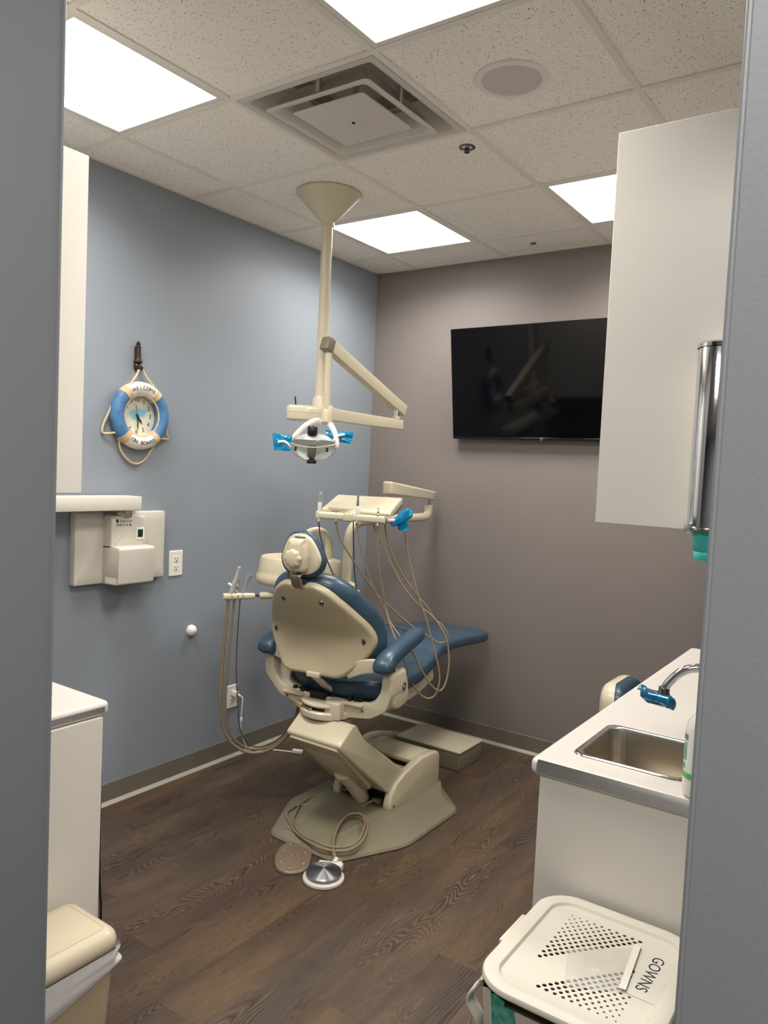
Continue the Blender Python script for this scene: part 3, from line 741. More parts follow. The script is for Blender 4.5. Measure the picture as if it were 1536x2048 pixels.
b = B().lathe((.004, cy, cz), (1, 0, 0), [(.10, 0), (.10, .004), (.0, .004)], 56, False)
md = mat('printed_dial', (226, 220, 200), .45)
g = NT(md); tc = g.n('ShaderNodeTexCoord'); n1 = g.n('ShaderNodeTexNoise'); n1.inputs['Scale'].default_value = 22; n1.inputs['Detail'].default_value = 3; g.l(tc.outputs['Object'], n1.inputs['Vector'])
mp = g.n('ShaderNodeMapping'); mp.inputs['Scale'].default_value = (0, 16, 24); mp.inputs['Location'].default_value = (0, -.05, -.2); g.l(tc.outputs['Object'], mp.inputs['Vector'])
le = g.n('ShaderNodeVectorMath', operation='LENGTH'); g.l(mp.outputs[0], le.inputs[0])
f = g.math('SUBTRACT', g.math('MULTIPLY_ADD', n1.outputs['Fac'], 1.8, .05), le.outputs['Value'])
r = g.n('ShaderNodeValToRGB'); e = r.color_ramp.elements; e[0].position = .0; e[0].color = srgb(226, 220, 200); e[1].position = .45; e[1].color = srgb(132, 190, 204)
q = e.new(.25); q.color = srgb(190, 214, 204); g.l(f, r.inputs['Fac']); g.l(r.outputs['Color'], g.b.inputs['Base Color'])
dial = part('dial', b, md, t)
b = B()
for h in range(1, 13):
    a = math.radians(90 - h * 30); b.mesh(text_mesh(str(h), .027, .0003), FM(.0086, cy + .073 * math.cos(a), cz + .073 * math.sin(a)))
part('numerals', b, M_ink, dial, 'dark numerals')
def hand(ang, L, w, x, tail=.012):
    a = math.radians(90 - ang); d = V((0, math.cos(a), math.sin(a))); s = V((0, -math.sin(a), math.cos(a))); c = V((x, cy, cz))
    bb = B(); bb.prism([(-tail, -w / 2), (L * .7, -w), (L, 0), (L * .7, w), (-tail, w / 2)], lambda p, q, e: c + d * p + s * q + V((e, 0, 0)), 0, .0012); return bb
part('hour_hand', hand(142, .045, .004, .012), M_black, t); part('minute_hand', hand(178, .068, .003, .0145), M_black, t)
part('second_hand', hand(-14, .062, .0012, .017), mat('red_hand', (150, 44, 40), .4), t)
part('hub', B().lathe((.009, cy, cz), (1, 0, 0), [(.006, 0), (.006, .009), (.004, .0105)], 16), mat('red_brown_hub', (110, 50, 40), .4), t)
M_navy = mat('navy_lettering', (44, 54, 78), .5)
def arc_text(word, a_mid, step, up_out, size=.0245):
    bb = B(); n = len(word)
    for i, ch in enumerate(word):
        if ch == ' ': continue
        a = math.radians(a_mid + (-(i - (n - 1) / 2) if up_out else (i - (n - 1) / 2)) * step)
        rad = V((0, math.cos(a), math.sin(a))); tan = V((0, math.sin(a), -math.cos(a)))
        R = RT + .002
        ex, ey = (tan, rad) if up_out else (-tan, -rad)
        bb.mesh(text_mesh(ch, size, .0004), frame_M(V((.0622, cy, cz)) + rad * R, ex, ey, (1, 0, 0)))
    return bb
part('lettering', arc_text('WELCOME', 91, 8.6, True), M_navy, t, 'navy word WELCOME on the top section')
part('lettering', arc_text('ON BOARD', 270, 7.6, False), M_navy, t, 'navy words ON BOARD on the bottom section')
ry = .02
def Y(y): return cy + y
rope = [(.03, Y(-.012), 1.995), (.035, Y(-.03), 1.965), (.045, Y(-.09), 1.895), (.03, Y(-.135), 1.84), (.015, Y(-.158), 1.78), (.012, Y(-.178), 1.73), (.012, Y(-.178), 1.70), (.02, Y(-.150), 1.70), (.03, Y(-.118), 1.703), (.02, Y(-.10), 1.675), (.016, Y(-.088), 1.63), (.014, Y(-.045), 1.585), (.014, Y(0), 1.57), (.014, Y(.045), 1.59), (.018, Y(.08), 1.64), (.03, Y(.10), 1.69), (.02, Y(.135), 1.692), (.012, Y(.175), 1.694), (.014, Y(.165), 1.72), (.02, Y(.15), 1.77), (.03, Y(.13), 1.84), (.045, Y(.085), 1.90), (.035, Y(.025), 1.97), (.03, Y(.008), 1.998)]
part('rope', B().tube(rope, .0052, 10, 8), M_rope, t)
hy = cy - .006
t = thing('wall_hook', 'dark brown lighthouse-shaped wall hook holding the lifebuoy clock', 'hook', (0, hy, 2.05))
b = B().lathe((.014, hy, 2.045), (0, 0, 1), [(.014, 0), (.0105, .052), (.013, .053), (.013, .056), (.009, .057), (.009, .066), (.0115, .068), (.007, .074), (.003, .080), (.0, .082)], 24, False); b.box(0, .02, hy - .012, hy + .012, 2.03, 2.10, .003, 2); b.lathe((.014, hy, 2.028), (0, 0, 1), [(.019, 0), (.02, .004), (.018, .012), (.0165, .018)], 24)
part('tower', b, M_brown, t)
b = B().ellipsoid((.012, hy, 2.012), .014, .019, .021); b.tube([(.02, hy, 2.018), (.035, hy, 2.0), (.042, hy, 1.998), (.045, hy, 2.01)], .005, 10)
part('hook_base', b, M_brown, t)
# ------------------------------------------------------------------ dental chair
TH = math.radians(8.4); CR = V((math.cos(TH), math.sin(TH), 0)); CF = V((-math.sin(TH), math.cos(TH), 0)); CO = V((.9033, -1.454, 0))
def CH(u, v, z): return CO + CR * u + CF * v + V((0, 0, z))
T2 = math.radians(5.6); SR = V((math.cos(T2), math.sin(T2), 0)); SF = V((-math.sin(T2), math.cos(T2), 0))
def CS(u, v, z): return CO + SR * u + SF * v + V((0, 0, z))   # the seat and leg rest sit a little straighter than the back
chair = thing('dental_chair', 'reclined dental chair with slate blue cushions and cream shell in the middle of the room', 'dental chair', (.955, -1.2, 0))

# base plate: octagon with a raised skirt
def octo(x0, x1, y0, y1, cf, cr, r):   # front chamfer, rear chamfer
    cfx, cfy = cf; crx, cry = cr
    return round_poly([(x0 + cfx, y0), (x1 - cfx, y0), (x1, y0 + cfy), (x1, y1 - cry), (x1 - crx, y1), (x0 + crx, y1), (x0, y1 - cry), (x0, y0 + cfy)], r)
oc = [octo(.620, 1.288, -1.672, -.735, (.155, .30), (.22, .20), .05), octo(.617, 1.291, -1.675, -.732, (.155, .30), (.22, .20), .05),
      octo(.622, 1.286, -1.669, -.738, (.155, .30), (.22, .20), .05), octo(.634, 1.274, -1.655, -.748, (.155, .295), (.22, .20), .045),
      octo(.715, 1.193, -1.50, -.790, (.10, .20), (.14, .12), .03), octo(.772, 1.138, -1.30, -.825, (.012, .02), (.012, .02), .01)]
zz = [0.0, .006, .016, .022, .046, .072]
b = B().rings([[V((x, y, z)) for x, y in o] for o, z in zip(oc, zz)], True)
part('base_plate', b, M_beige, chair, 'greige base plate', ang=24)
b = B()
b.prism([(.812, -1.62), (1.098, -1.62), (1.108, -1.28), (.802, -1.28)], lambda x, y, d: (x, y, d + .020 + .03 * max(0, (y + 1.62)) / .34), .004, .012, .003, 2)
part('front_well', b, M_beige, chair)
for s_ in (-1, 1):
    b = B().sweep([(.955 + s_ * .150, -1.24, .062), (.955 + s_ * .135, -1.34, .058), (.955 + s_ * .110, -1.46, .046), (.955 + s_ * .085, -1.55, .034), (.955 + s_ * .075, -1.585, .022)], [(-.030, -.012), (-.012, .006), (0, .010), (.012, .006), (.030, -.012)], up=(0, 0, 1)); part('base_ridge', b, M_beige, chair, ang=20)
# motor cover: two cheeks with an arched front and a top
arc = [(-1.262, .062), (-1.268, .09), (-1.250, .140), (-1.212, .178), (-1.150, .206), (-1.08, .224), (-1.0, .240), (-.90, .238), (-.850, .228), (-.835, .21), (-.832, .062)]
for x0, x1 in ((1.078, 1.120), (.790, .832)):
    b = B().prism(arc, lambda y, z, d: (d, y, z), x0, x1, .012, 3); part('side_cover', b, M_cream, chair, ang=30)
b = B().prism([(-1.03, .222), (-1.0, .236), (-.90, .234), (-.852, .224), (-.838, .20), (-.836, .062), (-.88, .062), (-.90, .19), (-1.02, .20)], lambda y, z, d: (d, y, z), .826, 1.084, .004, 2)
part('top_cover', b, M_cream, chair, ang=30)
for s in (1.121, .789):
    part('cover_screw', B().lathe((s, -1.235, .083), (1 if s > 1 else -1, 0, 0), [(.006, 0), (.005, .0015), (0, .002)], 12, False), M_dsteel, chair)
# lift arm (side profile in y,z) and its underside panel
armp = [(-1.625, .446), (-1.628, .462), (-1.612, .474), (-1.545, .524), (-1.530, .528), (-1.515, .520), (-1.455, .446), (-1.125, .208), (-1.03, .185), (-1.03, .12), (-1.255, .142)]
b = B().prism(armp, lambda y, z, d: (d, y, z), .808, 1.102, .014, 3)
lift = part('lift_arm', b, M_cream, chair, ang=30)
b = B().lathe((.905, -1.46, .43), (0, 0, 1), [(.098, 0), (.098, .075), (.092, .083), (0, .083)], 40); part('swivel_pedestal', b, M_cream2, chair)
dn = V((0, .335, -.30)).normalized(); nn = V((0, -dn.z, dn.y)) * -1; p0 = V((.955, -1.632, .452))
b = B().prism(round_poly([(-.134, .012), (.134, .012), (.120, .20), (.108, .40), (.045, .44), (-.045, .44), (-.108, .40), (-.118, .20)], .018), lambda a, q, e: p0 + V((a, 0, 0)) + dn * q + nn * e, -.012, .010, .004, 2)
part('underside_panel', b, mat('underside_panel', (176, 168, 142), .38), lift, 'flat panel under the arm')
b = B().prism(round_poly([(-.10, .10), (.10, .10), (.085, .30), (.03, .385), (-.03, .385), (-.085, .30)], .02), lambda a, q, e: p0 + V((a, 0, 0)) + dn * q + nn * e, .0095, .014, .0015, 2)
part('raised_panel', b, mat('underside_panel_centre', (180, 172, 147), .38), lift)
b = B().tube([(.955, -1.39, .26), (.955, -1.33, .19), (.955, -1.25, .08)], [.055, .045, .034], 20); part('piston', b, M_cream2, chair)
b = B().box(.835, 1.075, -1.20, -1.05, .05, .12, .004, 2).box(.86, .93, -1.25, -1.19, .05, .085, .004, 2).box(.99, 1.06, -1.25, -1.19, .05, .09, .004, 2)
part('motor_block', b, M_dark, chair, 'dark mechanism inside the base')
M_brass = mat('dull_brass', (128, 112, 82), .4, .6)
for x, y in ((.885, -1.24), (1.03, -1.262)): part('valve', B().lathe((x, y, .095), (1, 0, 0), [(.012, 0), (.012, .03), (.016, .030), (.016, .038), (0, .038)], 14), M_brass, chair, 'dull metal fitting')

# swivel: stack of discs and clamp
b = B().lathe(CH(0, 0, .512), (0, 0, 1), [(.105, 0), (.115, .004), (.115, .018), (.10, .022)], 48); part('turntable', b, M_dark, chair, 'dark gap ring')
b = B().lathe(CH(0, -.01, .520), (0, 0, 1), [(.0, 0), (.112, .0), (.124, .006), (.126, .012), (.126, .030), (.120, .036), (.09, .0365), (.0, .0365)], 56, False)
b.lathe(CH(0, -.01, .574), (0, 0, 1), [(.0, 0), (.118, 0), (.122, .004), (.122, .010), (.112, .016), (.0, .016)], 56, False)
b.obox(CH(.072, -.05, .566), CR, CF, (0, 0, 1), .075, .12, .075, .008)
part('swivel_clamp', b, M_cream2, chair)
b = B().lathe(CH(0, -.01, .556), (0, 0, 1), [(.103, 0), (.103, .019)], 40); part('clamp_core', b, M_dark, chair, 'dark slot in the clamp')
b = B().bar(CH(-.225, .02, .545), CH(-.085, -.095, .556), .014, .024, bev=.004); part('brake_lever', b, mat('yellowed_plastic', (206, 172, 112), .4, var=.06), chair, 'yellowed lever')
b = B().cyl(CH(-.085, -.095, .558), CH(-.02, -.128, .563), .007, n=14); part('lever_rod', b, M_steel, chair)

# seat frame: cradle with two uprights
crad = [(-.302, .745), (-.318, .70), (-.305, .655), (-.228, .575), (-.09, .530), (.09, .530), (.228, .545), (.300, .590), (.322, .66), (.316, .745), (.280, .750), (.272, .665), (.235, .612), (.10, .600), (-.10, .600), (-.22, .622), (-.262, .675), (-.272, .745)]
b = B().prism(round_poly(crad, .022, 3), lambda u, z, d: CH(u, d, z), -.055, .10, .008, 3)
fr = part('seat_frame', b, M_cream2, chair, ang=32)
for s in (-1, 1):
    prof = round_poly([(-.02, .640), (-.015, .60), (.03, .580), (.115, .588), (.138, .615), (.122, .690), (.095, .735), (.04, .748), (-.015, .735)], .022, 4)
    b = B().prism(prof, lambda v, z, d: CH(s * d, v, z), .282, .318, .010, 3); part('side_plate', b, M_cream2, chair, ang=32)
    for (v, z, r) in ((.075, .672, .013), ):
        b = B().lathe(CH(s * .318, v, z), CR * s, [(r + .005, 0), (r + .004, .004), (r, .005), (r - .004, .002), (0, .002)], 24, False); part('pivot_bolt', b, M_dsteel, chair)
    b = B().lathe(CH(s * .19, -.056, .575), -CF, [(.006, 0), (.005, .003), (0, .004)], 12, False); part('frame_screw', b, M_dsteel, chair)
for u0, u1 in ((-.205, -.10), (.085, .195)): part('frame_rib', B().obox(CH((u0 + u1) / 2, -.062, .598), CR, CF, (0, 0, 1), u1 - u0, .02, .014, .004), M_cream2, chair)
b = B().obox(CH(0, .06, .590), CR, CF, (0, 0, 1), .44, .18, .04, .004); b.obox(CH(-.03, -.045, .596), CR, CF, (0, 0, 1), .08, .03, .05, .004)
for u in (-.16, -.12, .12, .15, .17): b.obox(CH(u, -.035, .612), CR, CF, (0, 0, 1), .016, .02, .022, .003)
part('hinge_block', b, M_black, chair, 'dark mechanism under the seat')
b = B().bar(CH(0, -.150, .722), CH(0, .02, .602), .038, .016, up=CF, bev=.004); b.obox(CH(0, -.150, .722), CR, CF, (0, 0, 1), .062, .02, .022, .004)
part('recline_link', b, M_cream2, chair)
for s in (-1, 1):
    b = B().sweep([CH(s * .302, .06, .69), CH(s * .292, .0, .745), CH(s * .262, -.055, .775), CH(s * .20, -.085, .772), CH(s * .13, -.10, .745)], rrect(.016, .062, .007, 3), up=(0, 0, 1)); part('hinge_arm', b, M_cream2, chair, ang=50)

# seat + leg rest cushion
ztop = [(-.06, .715), (.02, .70), (.15, .690), (.35, .700), (.50, .735), (.62, .765), (.75, .762), (.95, .745), (1.15, .720), (1.38, .696)]
def interp(tab, x):
    if x <= tab[0][0]: return tab[0][1]
    for (a, b_), (c, d) in zip(tab, tab[1:]):
        if x <= c:
            t = (x - a) / (c - a); t = t * t * (3 - 2 * t) * .35 + t * .65; return b_ + (d - b_) * t
    return tab[-1][1]
half = [(-.055, .10), (-.04, .17), (-.005, .225), (.06, .255), (.16, .268), (.35, .272), (.50, .270), (.58, .258), (.66, .255), (.90, .250), (1.10, .243), (1.24, .238), (1.31, .222), (1.35, .195), (1.372, .16), (1.38, .12)]
ol = [(u, v) for v, u in half] + [(-u, v) for v, u in reversed(half)]
ol = [tuple(p) for p in catmull([(a, c, 0) for a, c in ol], 4, True)]
def seatmap(u, v, d):
    dip = .014 * math.exp(-((v - .60) / .03) ** 2) if d > -.02 else 0
    bowl = .05 * max(0, 1 - (u / .26) ** 2) * math.exp(-((v - .02) / .22) ** 2) * max(0, (-d) / .085)
    concave = -.018 * max(0, 1 - (u / .24) ** 2) * (1 if d > -.03 else 0)
    return CH(u, v, interp(ztop, v) + d - bowl + concave - dip * .4)
tk = [(.030, 0.0), (.017, -.003), (.007, -.011), (.001, -.024), (0, -.040), (.002, -.056), (.010, -.070), (.024, -.080)]
# subdivide along the length: build as cross sections
b = B(); R = []
vs = [(-.012, .35), (-.006, .6), (.010, .85), (.035, 1), (.06, 1), (.09, 1)] + [(x / 100, 1) for x in range(12, 128, 4)] + [(1.30, 1), (1.34, .97), (1.36, .90), (1.373, .75), (1.38, .45)]
hw = [(v, u) for v, u in half]
for v, k in vs:
    h = interp(hw, v - .042 * max(0, 1 - max(0, v + .01) / .16)); thick = (.098 if v < .5 else .098 - .02 * min(1, (v - .5) / .3)); ring = []
    N = 40; zc = interp(ztop, v)
    for i in range(N):
        a = 2 * PI * i / N; ca, sa = math.cos(a), math.sin(a); e = .38
        uu = h * (abs(ca) ** e) * (1 if ca >= 0 else -1); dd = thick / 2 * (abs(sa) ** .55) * (1 if sa >= 0 else -1) * k - thick / 2
        sag = .016 * max(0, 1 - (uu / (h + .001)) ** 2) * (1 if sa > 0 else 0) * (1 if v < .6 else .35)
        bowl = .055 * max(0, 1 - (uu / (h + .001)) ** 2) * math.exp(-((v - .07) / .2) ** 2) * (1 if sa < 0 else 0)
        ring.append(CS(uu, v, zc + dd - sag - bowl))
    R.append(ring)
b.rings(R, True); part('seat_cushion', b, M_vinyl, chair, ang=60)
b = B().sweep([CS(0, .05, .578), CS(0, .30, .580), CS(0, .52, .618), CS(0, .70, .655), CS(0, .95, .648), CS(0, 1.26, .60)], rrect(.36, .04, .012, 3), scale=lambda f: (1 - .25 * f, 1 - .3 * f))
part('leg_rest_shell', b, M_cream, chair, ang=45)
b = B().sweep([CS(.0, .10, .585), CS(.0, .35, .590), CS(0, .52, .625)], rrect(.50, .075, .014, 3)); part('seat_pan', b, M_cream, chair, ang=45)

# backrest: spine in (v, z), bottom to top
spine = [V((v, z, 0)) for v, z in ((-.166, .672), (-.160, .690), (-.148, .735), (-.124, .81), (-.122, .885), (-.172, .96), (-.238, 1.05), (-.280, 1.125), (-.300, 1.18))]
SP = catmull(spine, 10); acc = [0]
for i in range(1, len(SP)): acc.append(acc[-1] + (SP[i] - SP[i - 1]).length)
def sp(s):
    s = s + .018
    if s <= 0: t = (SP[1] - SP[0]).normalized(); return SP[0] + t * s, t
    for i in range(1, len(SP)):
        if acc[i] >= s:
            f = (s - acc[i - 1]) / (acc[i] - acc[i - 1]); a = SP[max(i - 2, 0)]; c = SP[min(i + 1, len(SP) - 1)]
            return SP[i - 1].lerp(SP[i], f), (c - a).normalized()
    t = (SP[-1] - SP[-2]).normalized(); return SP[-1] + t * (s - acc[-1]), t
def backmap(kk):
    def f(u, s, d):
        # averaged normal keeps the shell smooth
        p, t1 = sp(s); _, t0 = sp(s - .05); _, t2 = sp(s + .05); t = (t0 + t1 * 2 + t2).normalized()
        nb = V((-t.y, t.x, 0)); d2 = d - kk * u * u
        q = p + nb * d2; return CH(u - .02, q.x, q.y)
    return f
hs = [(.0, .033), (.118, .034), (.146, .046), (.180, .080), (.212, .114), (.250, .156), (.261, .178), (.259, .200), (.232, .250), (.196, .320), (.172, .370), (.138, .425), (.108, .456), (.074, .477), (.046, .481), (.030, .476), (.022, .462), (0, .462)]
rt_ = hs[1:-1]; out = rt_ + [(-a, s) for a, s in reversed(rt_)]
def dense(poly, n=3):
    o = []
    for i in range(len(poly)):
        a = poly[i]; c = poly[(i + 1) % len(poly)]
        for k in range(n): o.append((a[0] + (c[0] - a[0]) * k / n, a[1] + (c[1] - a[1]) * k / n))
    return o
ro = dense(round_poly(out, .02, 4), 2)
b = B().pad(ro, [(.012, 0), (.006, -.0012), (.002, -.005), (0, -.011), (0, -.03)], backmap(.75), capk=(.92, .84, .76, .68, .6, .5, .4, .3, .2, .1), crown=(.004, 0))
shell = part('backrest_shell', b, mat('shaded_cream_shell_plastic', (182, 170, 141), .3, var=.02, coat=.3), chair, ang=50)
for u, s in ((-.0895, .394), (.0895, .394), (-.215, .187), (.215, .187)):
    c = backmap(.75)(u, s, .001); c2 = backmap(.75)(u, s, .02); ax = (c2 - c).normalized()
    b = B().lathe(c - ax * .002, ax, [(.013, .001), (.012, .0045), (.009, .0035), (.006, .0025), (.006, .005), (.004, .006), (0, .0062)], 20, False)
    part('screw', b, M_dsteel, shell, 'metal screw')
hc = [(.0, .035), (.11, .038), (.168, .055), (.215, .088), (.255, .125), (.275, .165), (.272, .20), (.252, .25), (.216, .32), (.198, .37), (.176, .41), (.152, .44), (.125, .465), (.085, .484), (.045, .491), (0, .492)]
r2 = hc[1:-1]; out2 = r2 + [(0, .493)] + [(-a, s) for a, s in reversed(r2)] + [(0, .035)]
oc2 = [(p.x, p.y) for p in catmull([(a, c, 0) for a, c in out2], 4, True)]
k = 10; rl = []
for i in range(k + 1):
    a = math.radians(90 - 180 * i / k); rl.append((.048 * (1 - math.cos(a)), -.074 + .052 * math.sin(a)))
b = B().pad(oc2, rl, backmap(.75), capk=(.85, .7, .55, .4, .25, .1), crown=(0, .012))
part('backrest_cushion', b, M_vinyl, chair, ang=60)

# headrest
ht = V((-.02, .2, 0)).normalized(); hp = V((-.268, 1.240, 0)); hn = V((-ht.y, ht.x, 0))
def headmap(kk):
    def f(u, s, d):
        q = hp + ht * s + hn * (d - kk * u * u); return CH(u, q.x, q.y)
    return f
hh = [(0, -.101), (.04, -.099), (.074, -.086), (.098, -.062), (.108, -.030), (.103, -.004), (.092, .022), (.078, .048), (.060, .073), (.034, .090), (.012, .094), (0, .095)]
r3 = hh[1:-1]; o3 = r3 + [(0, .095)] + [(-a, s) for a, s in reversed(r3)] + [(0, -.101)]
oh = [(p.x, p.y) for p in catmull([(a, c, 0) for a, c in o3], 5, True)]
rl = []
for i in range(k + 1):
    a = math.radians(90 - 180 * i / k); rl.append((.022 * (1 - math.cos(a)), -.022 + .024 * math.sin(a)))
b = B().pad([(x - .0175, y) for x, y in oh], rl, headmap(1.0), capk=(.8, .6, .4, .2), crown=(0, .008)); part('headrest_cushion', b, M_vinyl, chair, ang=60)
b = B().pad([(a * .86 - .012, c * .85 + .004) for a, c in oh], [(.006, .010), (.002, .0085), (0, .005), (0, -.012)], headmap(1.0), capk=(.8, .6, .4, .2), crown=(.003, 0)); part('headrest_shell', b, M_cream, chair, ang=50)
def hm(u, s, d): q = hp + ht * s + hn * d; return CH(u, q.x, q.y)
br = round_poly([(-.030, -.064), (.022, -.064), (.034, -.050), (.040, .0), (.034, .040), (.024, .062), (-.030, .062), (-.040, .040), (-.046, .0), (-.042, -.050)], .006, 3)
b = B().pad(br, [(0, .004), (0, .040), (.003, .047), (.007, .050)], hm); brk = part('headrest_bracket', b, M_cream, chair, ang=45)
b = B().cyl(hm(-.036, .052, .03), hm(.028, .052, .03), .019, n=20, bev=.004); part('hinge_barrel', b, M_cream, brk)
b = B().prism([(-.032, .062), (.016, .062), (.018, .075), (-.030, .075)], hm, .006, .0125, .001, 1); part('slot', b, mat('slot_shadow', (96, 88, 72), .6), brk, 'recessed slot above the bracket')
dx = (hm(0, 0, 1) - hm(0, 0, 0)).normalized()
b = B().lathe(hm(-.007, -.004, .048), dx, [(.020, 0), (.030, .004), (.0355, .009), (.0365, .020), (.0335, .026), (.026, .029), (.0, .030)], 64, True, 8, .055); part('knob', b, M_cream, brk, 'lobed knob', ang=50)
b = B().sweep([hm(0, -.07, .012), hm(0, -.098, .014), hm(0, -.106, .030), hm(0, -.125, .034), CH(0, -.296, 1.10)], rrect(.046, .006, .002, 2), up=CR.cross(V((0, 0, 1))), smooth=False)
b = B().prism([(-.050, .018), (-.070, .016), (-.078, .046), (-.118, .036), (-.140, .018), (-.140, .010), (-.115, .028), (-.084, .036), (-.078, .010), (-.05, .010)], lambda s, d, u: hm(u, s, d), -.036, .012, .0015, 1)
part('neck_bar', b, M_steel, chair, 'bare metal bar')
b = B().obox(hm(-.032, -.066, .035), CR, CF, (0, 0, 1), .012, .012, .02, .002, 1); part('release_tab', b, M_steel, chair)

# armrests
for s in (1, -1):
    pts = [CH(s * .292, -.078, .752), CH(s * .290, -.068, .780), CH(s * .288, -.03, .805), CH(s * .286, .06, .825), CH(s * .285, .16, .842), CH(s * .285, .255, .858), CH(s * .285, .285, .864)]
    wd = [(.0, .40), (.03, .72), (.08, .97), (.16, 1.08), (.3, 1.0), (.5, .92), (.8, .88), (.93, .80), (.98, .55), (1, .25)]
    sec = []
    for i in range(24):
        a = 2 * PI * i / 24; ca, sa = math.cos(a), math.sin(a); sec.append((.044 * abs(ca) ** .7 * (1 if ca > 0 else -1), .037 * abs(sa) ** .75 * (1 if sa > 0 else -1)))
    b = B().sweep(pts, sec, up=(0, 0, 1) if False else CF * -.4 + V((0, 0, 1)), sub=10, scale=lambda f: (interp(wd, f), interp(wd, f)))
    part('armrest', b, M_vinyl, chair, ang=70)

# ------------------------------------------------------------------ foot controls
c = V((1.172, -1.788, 0))
t = thing('foot_control', 'round polished metal foot control on a white ring base with tan cord', 'foot control', c)
part('base_ring', B().lathe(c, (0, 0, 1), [(0, 0), (.078, 0), (.081, .004), (.080, .012), (.074, .016), (0, .016)], 56, False), mat('white_rubber', (208, 200, 190), .45), t)
md = mat('spun_metal', (178, 180, 186), .38, 1.0)
g = NT(md); tc = g.n('ShaderNodeTexCoord'); mp = g.n('ShaderNodeMapping'); mp.inputs['Location'].default_value = (0, 0, 0); g.l(tc.outputs['Object'], mp.inputs['Vector'])
tg = g.n('ShaderNodeTangent', direction_type='RADIAL', axis='Z'); g.b.inputs['Anisotropic'].default_value = .9; g.b.inputs['Anisotropic Rotation'].default_value = .25; g.l(tg.outputs[0], g.b.inputs['Tangent'])
part('disc', B().lathe(c, (0, 0, 1), [(0, .018), (.060, .018), (.068, .022), (.070, .030), (.066, .035), (.03, .042), (.0, .046)], 64, False), md, t, 'spun metal disc')
b = B().obox(c + V((-.018, .066, .020)), (.9, .42, 0), (-.42, .9, 0), (0, 0, 1), .10, .026, .028, .006); b.cyl(c + V((-.01, .075, .03)), c + V((-.015, .10, .036)), .010, n=14, bev=.002); b.obox(c + V((.012, .085, .030)), (.9, .42, 0), (-.42, .9, 0), (0, 0, 1), .02, .02, .014, .004)
part('cord_clamp', b, mat('clamp_white', (214, 208, 198), .4), t)
fc = [(1.03, -1.262, .095), (.966, -1.328, .050), (.907, -1.349, .045), (.846, -1.383, .045), (.781, -1.399, .043), (.743, -1.421, .042), (.724, -1.46, .040), (.728, -1.507, .034), (.762, -1.548, .036), (.818, -1.588, .038), (.89, -1.632, .038), (.955, -1.655, .040), (1.02, -1.668, .040), (1.075, -1.668, .040), (1.135, -1.645, .042), (1.167, -1.605, .046), (1.174, -1.545, .058), (1.149, -1.478, .072), (1.109, -1.424, .080), (1.067, -1.402, .082), (1.029, -1.410, .080), (1.010, -1.445, .074), (1.020, -1.51, .062), (1.055, -1.585, .050), (1.10, -1.645, .042), (1.152, -1.695, .036)]
part('cord', B().tube(fc, .0055, 10, 8), M_hose, t, 'tan cord looped over the base plate')
fc2 = [(.885, -1.24, .095), (.79, -1.262, .070), (.73, -1.33, .048), (.735, -1.425, .046), (.772, -1.495, .046), (.812, -1.562, .048), (.870, -1.612, .048), (.94, -1.648, .048), (1.02, -1.656, .050), (1.08, -1.655, .050), (1.128, -1.635, .052), (1.158, -1.60, .056), (1.165, -1.548, .068), (1.14, -1.488, .082), (1.105, -1.436, .091), (1.067, -1.415, .093), (1.035, -1.424, .091), (1.020, -1.455, .084), (1.030, -1.515, .072), (1.065, -1.59, .058), (1.108, -1.65, .046), (1.158, -1.693, .036)]
part('cord', B().tube(fc2, .005, 10, 8), M_hose, t, 'second tan cord running alongside')

c = V((.982, -1.755, 0)); ax = V((-.62, .78, 0)); 
padl = [(.973, -1.848), (.925, -1.80), (.893, -1.745), (.883, -1.69), (.905, -1.650), (.955, -1.640), (1.012, -1.672), (1.052, -1.722), (1.082, -1.775), (1.080, -1.822), (1.045, -1.860), (1.005, -1.863)]
po = [(p.x, p.y) for p in catmull([(x, y, 0) for x, y in padl], 5, True)]
t = thing('foot_pedal', 'translucent brown foot switch pad with nine round bumps', 'foot switch', c)
M_pad = mat('brown_translucent_rubber', (122, 104, 88), .3, var=.06, coat=.3)
part('pad', B().pad(po, [(.002, 0), (0, .004), (.001, .010), (.005, .014), (.012, .015)], lambda x, y, d: (x, y, d), crown=(0, .003)), M_pad, t)
for x, y in ((.907, -1.683), (.952, -1.661), (.925, -1.742), (1.004, -1.700), (.976, -1.820), (1.056, -1.772), (1.036, -1.830)):
    part('bump', B().lathe((x, y, .0145), (0, 0, 1), [(.010, 0), (.0095, .003), (.006, .006), (0, .007)], 20, False), M_pad, t)
for x, y, r in ((.984, -1.756, .011), (.998, -1.735, .016)):
    part('bump', B().lathe((x, y, .016), (0, 0, 1), [(r, 0), (r * .9, .004), (r * .5, .007), (0, .008)], 20, False), M_pad, t)

# ------------------------------------------------------------------ junction box on the floor and its hose
t = thing('junction_box', 'long greige floor box with a cream lid beside the baseboard', 'utility box', (.855, -.37, 0))
part('box', B().box(.655, 1.055, -.515, -.262, 0, .096, .006, 3), M_beige, t)
part('lid', B().box(.650, 1.060, -.520, -.257, .096, .109, .005, 3), M_cream2, t, 'cream lid')
hp_ = catmull([(.950, -.835, .11), (.80, -.76, .10), (.63, -.72, .095), (.545, -.66, .09), (.545, -.56, .085), (.60, -.485, .078), (.665, -.455, .072)], 12)
b = B(); n_ = len(hp_)
def rib(f): return .029 + .003 * (1 if int(f * 90) % 2 else 0)
fine = []
for i in range(n_ - 1):
    for q in range(3): fine.append(hp_[i].lerp(hp_[i + 1], q / 3))
fine.append(hp_[-1]); b.tube(fine, lambda f: .029 + .0025 * math.sin(f * 2 * PI * 42), 16, smooth=False)
